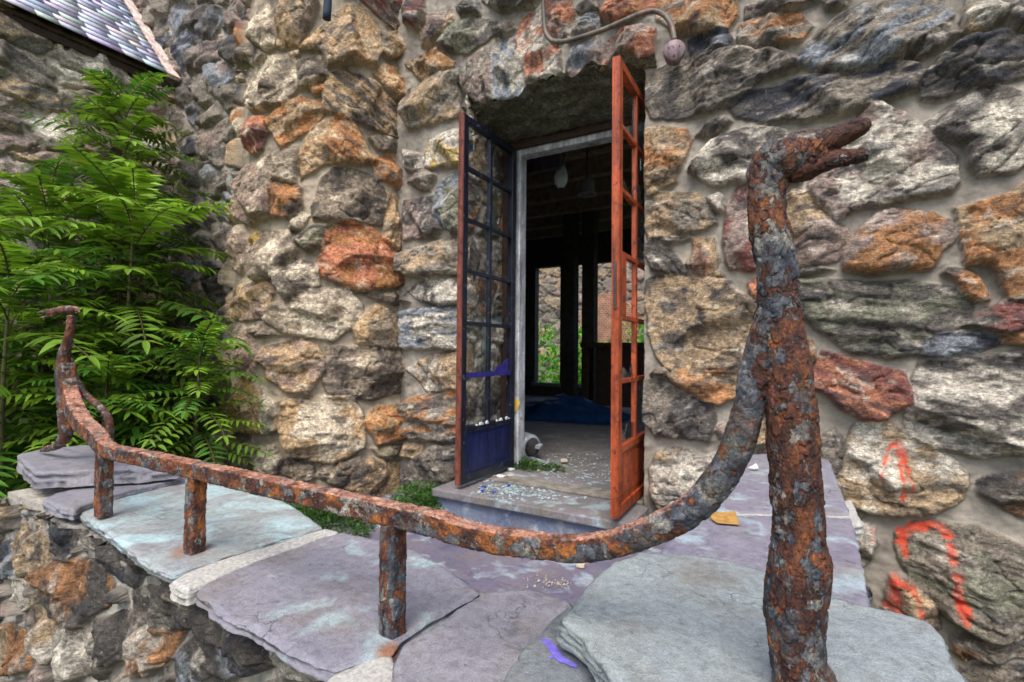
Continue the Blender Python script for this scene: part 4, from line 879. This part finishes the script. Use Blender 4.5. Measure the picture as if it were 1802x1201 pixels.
# ------------------------------------------------------------------ the goose railing
GY = 0.64
rail_root = empty('goose_railing', (-1.0, GY, 0.28), 'rusty iron railing on the parapet with a goose neck finial at each end', 'railing')
def gp(x, y, dy=0.0): return on(x, y, 1, GY+dy)
def grad(p, rpx): return rpx*((p-CAM)@_F)/FPX
def noisy(V, amp, seed, f=1.0):
    n = fbm3(V*34*f, 4, seed)-0.5; v, gap = cell3(V*np.array([105, 105, 62])*f+fbm3(V*110, 3, seed)[:, None]*0.9, seed); fl = (v-0.5)*sstep(gap, 0.0, 0.14)-0.5*(1-sstep(gap, 0.0, 0.10))
    return amp*(0.70*n+0.60*fl+0.42*(fbm3(V*260, 4, seed+5)-0.5))
def displaced(name, me, amp, seed, mat, parent, f=1.0):
    V = np.empty(len(me.vertices)*3); me.vertices.foreach_get('co', V); V = V.reshape(-1, 3); Nn = np.empty(len(V)*3); me.vertex_normals.foreach_get('vector', Nn); Nn = Nn.reshape(-1, 3)
    V = V+Nn*noisy(V, amp, seed, f)[:, None]; me.vertices.foreach_set('co', V.ravel()); me.update()
    return link(name, me, mat, parent, True)
def fuse(mbs, voxel):
    m = MB()
    for b in mbs: m.add(b.v, b.f)
    o = m.build('fuse', None); md = o.modifiers.new('remesh', 'REMESH'); md.mode = 'VOXEL'; md.voxel_size = voxel; md.use_smooth_shade = True
    sm = o.modifiers.new('smooth', 'SMOOTH'); sm.iterations = 6; sm.factor = 0.5
    dg = bpy.context.evaluated_depsgraph_get(); me = bpy.data.meshes.new_from_object(o.evaluated_get(dg)); old = o.data; bpy.data.objects.remove(o); bpy.data.meshes.remove(old); return me
def ptube(pts, step=0.006, n=28, flat=1.0, dy=0.0):
    P = [gp(a, b, dy) for a, b, r in pts]; R_ = [0.94*grad(p, r) for p, (a, b, r) in zip(P, pts)]; P, R_ = resample(P, R_, step); return MB().tube(P, R_, n, flat=flat)
neck = [ptube([(1424, 1240, 70), (1416, 1200, 56), (1404, 1160, 48), (1398, 1084, 51), (1402, 1030, 53), (1406, 987, 53), (1405, 950, 45), (1404, 920, 43), (1402, 867, 44), (1397, 800, 44), (1391, 716, 43), (1384, 650, 42), (1376, 600, 40), (1372, 560, 38), (1370, 525, 35.5), (1367, 475, 34), (1357, 420, 35), (1350, 380, 34), (1349, 345, 33), (1352, 315, 34)]),
        ptube([(1318, 735, 16), (1330, 690, 24), (1338, 650, 28), (1346, 605, 29), (1356, 560, 28), (1362, 525, 27)]),
        ptube([(1350, 345, 32), (1352, 305, 38), (1367, 286, 42), (1392, 278, 43), (1420, 271, 38), (1440, 267, 31), (1456, 264, 20)], flat=0.85)]
beak = [ptube([(1390, 302, 22), (1412, 297, 25), (1440, 288, 21), (1470, 281, 17.5), (1500, 276, 15), (1520, 273, 13.5), (1528, 272, 10)]),
        ptube([(1390, 263, 28), (1415, 259, 30), (1440, 253, 26), (1470, 243, 22.5), (1500, 230, 18.5), (1522, 219, 15), (1531, 214, 11)])]
me = fuse(neck, 0.0013); o = displaced('goose_finial', me, 0.0044, 3, M['rust_goose'], rail_root); o['label'] = 'near goose neck with flaking slate and orange rust, beak open to the right'
displaced('beak', fuse(beak, 0.0011), 0.0032, 4, M['rust_beak'], o)
fm = lambda pts, n=20: ptube([(a, b, r*0.84) for a, b, r in pts], 0.006, n, dy=0.10)
far = [fm([(72, 793, 4), (84, 790, 7), (98, 786, 8), (108, 778, 11), (116, 762, 14), (116, 726, 15), (113, 690, 14.5), (111, 655, 14), (113, 625, 12), (118, 605, 10), (122, 590, 9), (125, 570, 8.5), (126, 556, 8.5)]),
       fm([(141, 551, 2), (134, 545, 6), (122, 546, 10), (108, 547, 10), (96, 549, 8), (84, 552, 5)]), fm([(98, 547, 5), (82, 548, 4), (66, 551, 2.5)]), fm([(100, 553, 5), (86, 557, 3.5), (70, 560, 2.5)])]
me = fuse(far, 0.003); o = displaced('goose_finial', me, 0.003, 7, M['rust_far'], rail_root); o['label'] = 'far goose neck on the raised end stone, beak to the left'
pts = [(124, 632, 5), (130, 662, 6.5), (147, 692, 6.5), (173, 714, 6.5), (189, 734, 7), (193, 758, 6.5), (193, 780, 6)]
o = displaced('tail_strut', fuse([ptube(pts, 0.006, 16, dy=0.13)], 0.003), 0.002, 9, M['rust_goose'], rail_root)
# bar: far curve, straight run, near curve up into the neck
zr = 0.484
bar_pts = [(118, 640, 10), (119, 668, 11), (123, 695, 12), (132, 722, 13), (148, 748, 13), (170, 768, 13)]
P = [gp(a, b, d) for (a, b, r), d in zip(bar_pts, (0.09, 0.09, 0.085, 0.07, 0.045, 0.02))]; Rr = [grad(p, r) for p, (a, b, r) in zip(P, bar_pts)]; sq = [1.0]*len(P)
for x in (-1.62, -1.40, -1.173, -0.9, -0.70, -0.577, -0.50): P.append(np.array([x, GY-0.0, zr])); Rr.append(0.0183)
near_pts = [(805, 935, 23), (870, 950, 24), (940, 959, 25.5), (1010, 965, 27), (1067, 959, 28), (1124, 943, 29), (1190, 913, 30), (1244, 872, 31), (1284, 815, 31), (1304, 765, 30.5), (1318, 712, 29), (1326, 655, 27), (1338, 600, 24), (1352, 555, 18)]
for a, b, r in near_pts: p = gp(a, b); P.append(p); Rr.append(grad(p, r)*0.86)
P, Rr = resample(P, Rr, 0.0022); nn = len(P); sqv = np.clip((1.15-np.linspace(0, 1, nn)*1.0)*4-1.2, 0, 1); sqv = np.where(P[:, 0] < -0.42, 1.0, np.clip((-0.16-P[:, 0])/0.26, 0, 1))
V, F = tube(P, Rr*np.where(sqv > 0.5, 0.96, 1.0), 60, sqv); m = bpy.data.meshes.new('bar'); m.from_pydata([tuple(v) for v in V], [], F); m.update()
import bmesh
def fixnormals(m):
    bm = bmesh.new(); bm.from_mesh(m); bmesh.ops.recalc_face_normals(bm, faces=bm.faces); bm.to_mesh(m); bm.free()
fixnormals(m)
rm = mat_rust('rust_bar_near', 0.32, 0.8, 0.2, 1.0, 0.95)
displaced('handrail', m, 0.0034, 13, M['rust_rail'], rail_root)
for (px, py, z0) in ((690, 1146, 0.284), (344, 955, 0.296), (184, 866, 0.314)):
    x, y = on(px, py-60, 1, GY)[0], GY
    path = np.array([(x, y, z) for z in np.linspace(z0-0.01, zr-0.012, 90)]); V, F = tube(path, 0.0172, 48, 1.0, up=(0, 1, 0)); m = bpy.data.meshes.new('post'); m.from_pydata([tuple(v) for v in V], [], F); m.update(); fixnormals(m)
    displaced('post', m, 0.0032, int(px), M['rust_post'], rail_root)

# ------------------------------------------------------------------ plants
def leaflet(V, F, C, p, d, nrm, L, Wd, col, droop=0.15):
    "a folded pointed leaflet of eight faces"
    d = d/np.linalg.norm(d); s = np.cross(nrm, d); s /= np.linalg.norm(s)+1e-9; nn = np.cross(d, s); b = len(V)
    for t, wq in ((0.0, 0.25), (0.25, 0.95), (0.55, 0.9), (0.82, 0.45)):
        c = p+d*L*t-nn*0.0-np.array([0, 0, 1])*droop*L*t*t
        V += [c-s*Wd*0.5*wq+nn*Wd*0.16*wq, c, c+s*Wd*0.5*wq+nn*Wd*0.16*wq]; C += [col, col*0.85, col]
    V.append(p+d*L-np.array([0, 0, 1])*droop*L); C.append(col)
    for k in range(3):
        F += [(b+3*k, b+3*k+1, b+3*k+4, b+3*k+3), (b+3*k+1, b+3*k+2, b+3*k+5, b+3*k+4)]
    F += [(b+9, b+10, b+12, b+12), (b+10, b+11, b+12, b+12)]
def frond(V, F, C, p0, az, el, L, n, ll, rng, hue):
    "a pinnate leaf: a drooping stalk carrying pairs of leaflets"
    d0 = np.array([math.cos(az)*math.cos(el), math.sin(az)*math.cos(el), math.sin(el)]); sag = rng.uniform(0.25, 0.55)*L; pts = []
    for k in range(n+1):
        t = k/n; pts.append(p0+d0*L*t-np.array([0, 0, 1])*sag*t*t)
    pts = np.array(pts)
    for k in range(2, n+1):
        t = (pts[k]-pts[k-1]); t /= np.linalg.norm(t); s = np.cross(t, [0, 0, 1.0]); s /= np.linalg.norm(s)+1e-9; up = np.cross(s, t)
        q = ll*(0.45+0.55*math.sin(math.pi*min(1, (k+1)/(n+2)))**0.6)*rng.uniform(.85, 1.1)
        for sg in (-1, 1):
            d = s*sg+t*rng.uniform(.35, .6)+up*rng.uniform(-.25, .15); col = hue*rng.uniform(.6, 1.45)+(np.array([0.05, 0.03, 0.0]) if rng.random() < 0.06 else 0)
            leaflet(V, F, C, pts[k]+s*sg*0.004, d, up+s*rng.uniform(-.3, .3), q, q*rng.uniform(.20, .30), np.array(col), rng.uniform(.05, .35))
    leaflet(V, F, C, pts[-1], pts[-1]-pts[-2], np.array([0, 0, 1.0]), ll*0.8, ll*0.25, hue*1.2)
    b = len(V); r = 0.004
    for q in pts:
        for a in range(3): V.append(q+r*np.array([math.cos(a*2.09), math.sin(a*2.09), 0.3*math.sin(a*2.09)])); C.append(np.array([0.10, 0.08, 0.03]))
    for k in range(n):
        for a in range(3): F.append((b+3*k+a, b+3*k+(a+1) % 3, b+3*k+3+(a+1) % 3, b+3*k+3+a))
def leafmesh(name, V, F, C, parent=None):
    me = bpy.data.meshes.new(name); me.from_pydata([tuple(v) for v in V], [], [tuple(dict.fromkeys(f)) for f in F]); me.update()
    a = me.attributes.new('col', 'FLOAT_COLOR', 'POINT'); c = np.ones((len(V), 4)); c[:, :3] = np.array(C); a.data.foreach_set('color', c.ravel())
    return link(name, me, M['leaf'], parent, True)
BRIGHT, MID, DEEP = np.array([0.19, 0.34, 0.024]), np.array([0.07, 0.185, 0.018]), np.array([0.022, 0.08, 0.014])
def sapling(base, top, nfr, L, ll, label, seed, lo=0.15, npair=10, spread=1.0):
    rng = random.Random(seed); base = np.array(base); top = np.array(top)
    root = empty('sapling', base, label, 'sapling', None); V, F, C = [], [], []
    for k in range(nfr):
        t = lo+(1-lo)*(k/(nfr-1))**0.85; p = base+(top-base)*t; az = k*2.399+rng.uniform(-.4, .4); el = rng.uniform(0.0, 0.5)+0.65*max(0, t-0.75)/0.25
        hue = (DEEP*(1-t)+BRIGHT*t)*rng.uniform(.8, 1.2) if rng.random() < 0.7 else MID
        frond(V, F, C, p, az, el, L*rng.uniform(.7, 1.1)*(1-0.35*max(0, t-0.85)/0.15), npair+rng.randint(-1, 2), ll, rng, hue)
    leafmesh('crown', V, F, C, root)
    P, Rr = resample([base-np.array([0, 0, 0.05]), base+(top-base)*0.35+np.array([0.02, 0.01, 0]), base+(top-base)*0.7-np.array([0.02, 0, 0]), top], [0.018, 0.014, 0.010, 0.005], 0.03)
    MB().tube(P, Rr, 9).build('stem', mat_flat('green_stem', (0.13, 0.12, 0.05), 0.3), root, True); return root
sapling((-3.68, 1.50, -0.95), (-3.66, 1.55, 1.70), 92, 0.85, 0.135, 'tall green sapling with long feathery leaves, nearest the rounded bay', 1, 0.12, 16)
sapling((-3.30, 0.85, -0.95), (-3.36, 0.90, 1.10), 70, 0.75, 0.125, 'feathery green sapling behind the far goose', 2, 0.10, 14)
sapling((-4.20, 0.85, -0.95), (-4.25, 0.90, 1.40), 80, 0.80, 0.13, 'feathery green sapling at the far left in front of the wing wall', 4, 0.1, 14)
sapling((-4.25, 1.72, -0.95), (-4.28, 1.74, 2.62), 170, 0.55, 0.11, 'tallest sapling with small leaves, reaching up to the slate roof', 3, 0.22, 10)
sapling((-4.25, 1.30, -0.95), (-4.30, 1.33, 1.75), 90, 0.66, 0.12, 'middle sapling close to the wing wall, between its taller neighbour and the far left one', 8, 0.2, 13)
sapling((-3.08, 1.16, -0.95), (-3.05, 1.19, 0.62), 90, 0.50, 0.085, 'low bright green sapling at the foot of the rounded bay', 6, 0.3, 12)
sapling((-2.86, 1.52, -0.95), (-2.84, 1.53, 0.78), 90, 0.42, 0.075, 'short bushy sapling squeezed between the parapet end and the bay', 9, 0.35, 11)
def shrub(name, c, r, n, ll, label, cat, seed, hue, parent=None):
    rng = random.Random(seed); V, F, C = [], [], []
    for k in range(n):
        u = np.array([rng.gauss(0, 1) for _ in range(3)]); u /= np.linalg.norm(u); u[2] = abs(u[2]) if r[2] > 0 else u[2]; q = rng.random()**0.4
        p = np.array(c)+u*np.array(r)*q*(0.7+0.5*vn3((u*2.5+seed)[None], 3)[0]); d = u+np.array([rng.uniform(-.8, .8), rng.uniform(-.8, .8), rng.uniform(-.5, .6)])
        leaflet(V, F, C, p, d, np.array([rng.uniform(-.6, .6), rng.uniform(-.6, .6), 1.0]), ll*rng.uniform(.6, 1.2), ll*0.45, hue*rng.uniform(.55, 1.5))
    o = leafmesh(name, V, F, C); return tag(o, label, cat)
shrub('undergrowth', (-3.6, 1.3, -0.9), (1.1, 1.0, 1.15), 4200, 0.09, 'dark green undergrowth filling the pit between parapet and wing', 'undergrowth', 5, MID)['kind'] = 'stuff'
W_ = np.array([0.07, 0.16, 0.03])
def weed(px, py, z, r, n, ll, label, seed):
    q = on(px, py, 2, z); shrub('weed', q, r, n, ll, label, 'weed', seed, W_)
weed(752, 893, -0.15, (0.26, 0.16, 0.13), 1500, 0.026, 'mossy green weed cushion at the foot of the wall left of the door', 11)
weed(560, 918, -0.15, (0.42, 0.15, 0.11), 1700, 0.028, 'long strip of green weeds between the coping slabs and the rounded bay', 12)
weed(912, 822, 0.0, (0.22, 0.10, 0.06), 800, 0.024, 'green weeds growing on the doorstep by the white jamb', 13)
weed(1128, 905, -0.10, (0.06, 0.09, 0.13), 420, 0.026, 'green weed tuft below the orange red door leaf', 14)
weed(966, 930, -0.15, (0.045, 0.04, 0.06), 160, 0.022, 'tiny green weed tuft in front of the step riser', 15)
weed(972, 826, 0.0, (0.09, 0.06, 0.03), 200, 0.02, 'low flat weed patch among glass on the doorstep', 16)

# ------------------------------------------------------------------ debris
def chip(name, px, py, z, r, th, mat, label, cat, seed, group=None):
    rng = random.Random(seed); q = on(px, py, 2, z); n = rng.randint(4, 7); a0 = rng.random()*6
    P = [q+np.array([math.cos(a0+6.283*k/n)*r*rng.uniform(.6, 1.2), math.sin(a0+6.283*k/n)*r*rng.uniform(.6, 1.2), 0.001+rng.random()*0.006]) for k in range(n)]
    o = MB().prism(P, (0, 0, th)).build(name, mat); tag(o, label, cat, group)
wh = mat_flat('white_plaster', (0.72, 0.71, 0.69), 0.15); cream = mat_flat('cream_plaster', (0.60, 0.50, 0.38), 0.2); blue = mat_flat('blue_shard', (0.02, 0.04, 0.35), 0.2, rough=0.3)
chip('plaster_chunk', 880, 843, 0.0, 0.045, 0.012, wh, 'white angular plaster piece on the left end of the doorstep', 'plaster piece', 1)
chip('plaster_chunk', 899, 829, 0.0, 0.030, 0.012, wh, 'small white plaster piece beside the weeds on the doorstep', 'plaster piece', 2)
chip('plaster_chunk', 897, 841, 0.0, 0.028, 0.014, cream, 'cream plaster piece touching the white one on the doorstep', 'plaster piece', 3)
chip('plaster_chunk', 830, 909, -0.15, 0.035, 0.02, wh, 'pale grey lump lying on the landing below the step', 'plaster piece', 4)
chip('plaster_chunk', 1000, 863, 0.0, 0.02, 0.01, cream, 'little cream chip in the middle of the doorstep', 'plaster piece', 5)
chip('plaster_chunk', 992, 813, 0.0, 0.03, 0.015, cream, 'round cream lump on the floor just inside the door', 'plaster piece', 6)
chip('plaster_chunk', 1023, 1000, -0.15, 0.022, 0.012, cream, 'bright cream pebble on the violet landing', 'pebble', 7)
chip('paper_scrap', 985, 930, -0.15, 0.03, 0.004, wh, 'white paper scrap beside the tiny weed on the landing', 'paper scrap', 8)
for k, (x, y) in enumerate(((848, 866), (870, 869), (895, 856), (907, 847), (852, 859))): chip('blue_shard', x, y, 0.0, 0.013, 0.004, blue, 'small blue shard among the glass on the doorstep', 'shard', 20+k, 'blue shards on the doorstep')
q = on(1326, 828, 2, 0.333); m = MB(); m.tube([q+np.array([-.016, 0, .006]), q+np.array([0, 0, .010]), q+np.array([.012, .004, .016])], [0.004, 0.008, 0.011], 10, up=(0, 0, 1))
tag(m.build('plastic_scrap', mat_flat('white_plastic', (0.85, 0.82, 0.78), 0.1, rough=0.3), None, True), 'twisted white plastic scrap on the far ledge slab', 'plastic scrap')
chip('leaf_crumb', 1023, 1148, 0.3402, 0.006, 0.005, cream, 'tiny dry crumb beside the violet paint splash', 'crumb', 9)
def scatter(name, regions, n, r0, r1, mat, label, cat, seed):
    rng = random.Random(seed); m = MB()
    for k in range(n):
        (x0, y0, x1, y1, z) = rng.choice(regions); q = on(rng.uniform(x0, x1), rng.uniform(y0, y1), 2, z); r = rng.uniform(r0, r1); a0 = rng.random()*6; nn = rng.randint(3, 5)
        m.prism([q+np.array([math.cos(a0+6.283*i/nn)*r*rng.uniform(.5, 1.2), math.sin(a0+6.283*i/nn)*r*rng.uniform(.5, 1.2), 0.001+rng.random()*0.004]) for i in range(nn)], (0, 0, 0.003))
    tag(m.build(name, mat), label, cat, None, 'stuff')
scatter('glass_fragments', [(840, 840, 1070, 880, 0.0), (930, 800, 1075, 850, 0.0), (860, 855, 1000, 885, 0.0), (840, 845, 960, 875, 0.0), (830, 905, 1060, 950, -0.15)], 560, 0.003, 0.013, mat_flat('broken_glass', (0.40, 0.52, 0.54), 0.3, 60, 0.12, 0.002, 0.7), 'pale broken glass fragments strewn over doorstep and landing', 'broken glass', 5)
scatter('rubble_crumbs', [(920, 1015, 1005, 1040, -0.15), (960, 1022, 1000, 1036, -0.15), (950, 780, 1080, 840, 0.0), (930, 720, 1070, 790, -0.01), (870, 835, 1000, 875, 0.0)], 260, 0.0012, 0.005, mat_flat('grey_plaster', (0.42, 0.38, 0.31), 0.5, 80), 'small pale crumbs of plaster strewn over the landing and floor', 'crumbs', 6)

# ------------------------------------------------------------------ beyond the far windows
ruin = empty('ruined_wall', (-5.0, 13.0, -0.95), 'old grey stone wall seen through the far windows', 'wall')
planar('masonry', (0, 13.0, 0), (1, 0, 0), (0, 0, 1), (0, -1, 0), -9.5, -1.5, -0.95, 3.2, 0.03, [], 83, True, None, ruin, sizes=(0.5, 0.3), pal='gtpgdt', H=0.06, dark=0.7)
q0, q1 = on(1046, 560, 1, 12.3), on(1125, 560, 1, 12.3); bz = on(1080, 515, 1, 12.3)[2]
bk = N('orange_brick'); bt = bk.node('ShaderNodeTexBrick'); mp = bk.node('ShaderNodeMapping'); bk.set(mp.inputs['Vector'], bk.pos); mp.inputs['Rotation'].default_value = (rad(90), 0, 0); bk.set(bt.inputs['Vector'], mp.outputs[0]); bt.inputs['Scale'].default_value = 5.0
bk.set(bt.inputs['Color1'], (0.34, 0.13, 0.06)); bk.set(bt.inputs['Color2'], (0.22, 0.09, 0.05)); bk.set(bt.inputs['Mortar'], (0.4, 0.36, 0.3))
bmat = bk.done(bk.mix(1.0, bt.outputs['Color'], bk.ramp(bk.noise(6, 5, 0.6), [(0.3, 0.6), (0.7, 1.3)]), 'MULTIPLY'), 0.9)
m = MB(); n = 14; arcp = [(q0[0]-0.4, -0.95), (q1[0]-0.1, -0.95), (q1[0]-0.1, bz-0.5)]+[(q0[0]-0.4+(q1[0]-q0[0]+0.3)*(1-k/n), bz-0.5+0.5*math.sin(math.pi*k/n)) for k in range(1, n)]+[(q0[0]-0.4, bz-0.5)]
tag(m.prism([(x, 12.3, z) for x, z in arcp], (0, 0.3, 0)).build('brick_arch', bmat), 'orange brick arch seen through the right far window', 'brick arch')
for k, (px, y, r) in enumerate(((958, 10.6, (0.9, 0.5, 1.9)), (1018, 10.8, (0.5, 0.5, 2.0)), (1062, 10.6, (0.75, 0.5, 1.6)), (1125, 10.6, (0.7, 0.5, 1.9)))):
    q = on(px, 640, 1, y); shrub('shrub', (q[0], y, -0.95), (r[0], r[1], r[2]+0.5), 1500, 0.14, ['wild green shrub seen through the leftmost far window', 'narrow green shrub seen through the slit window', 'low green shrub in front of the orange brick arch', 'green shrub seen past the orange red door leaf'][k], 'shrub', 60+k, MID*2.6)
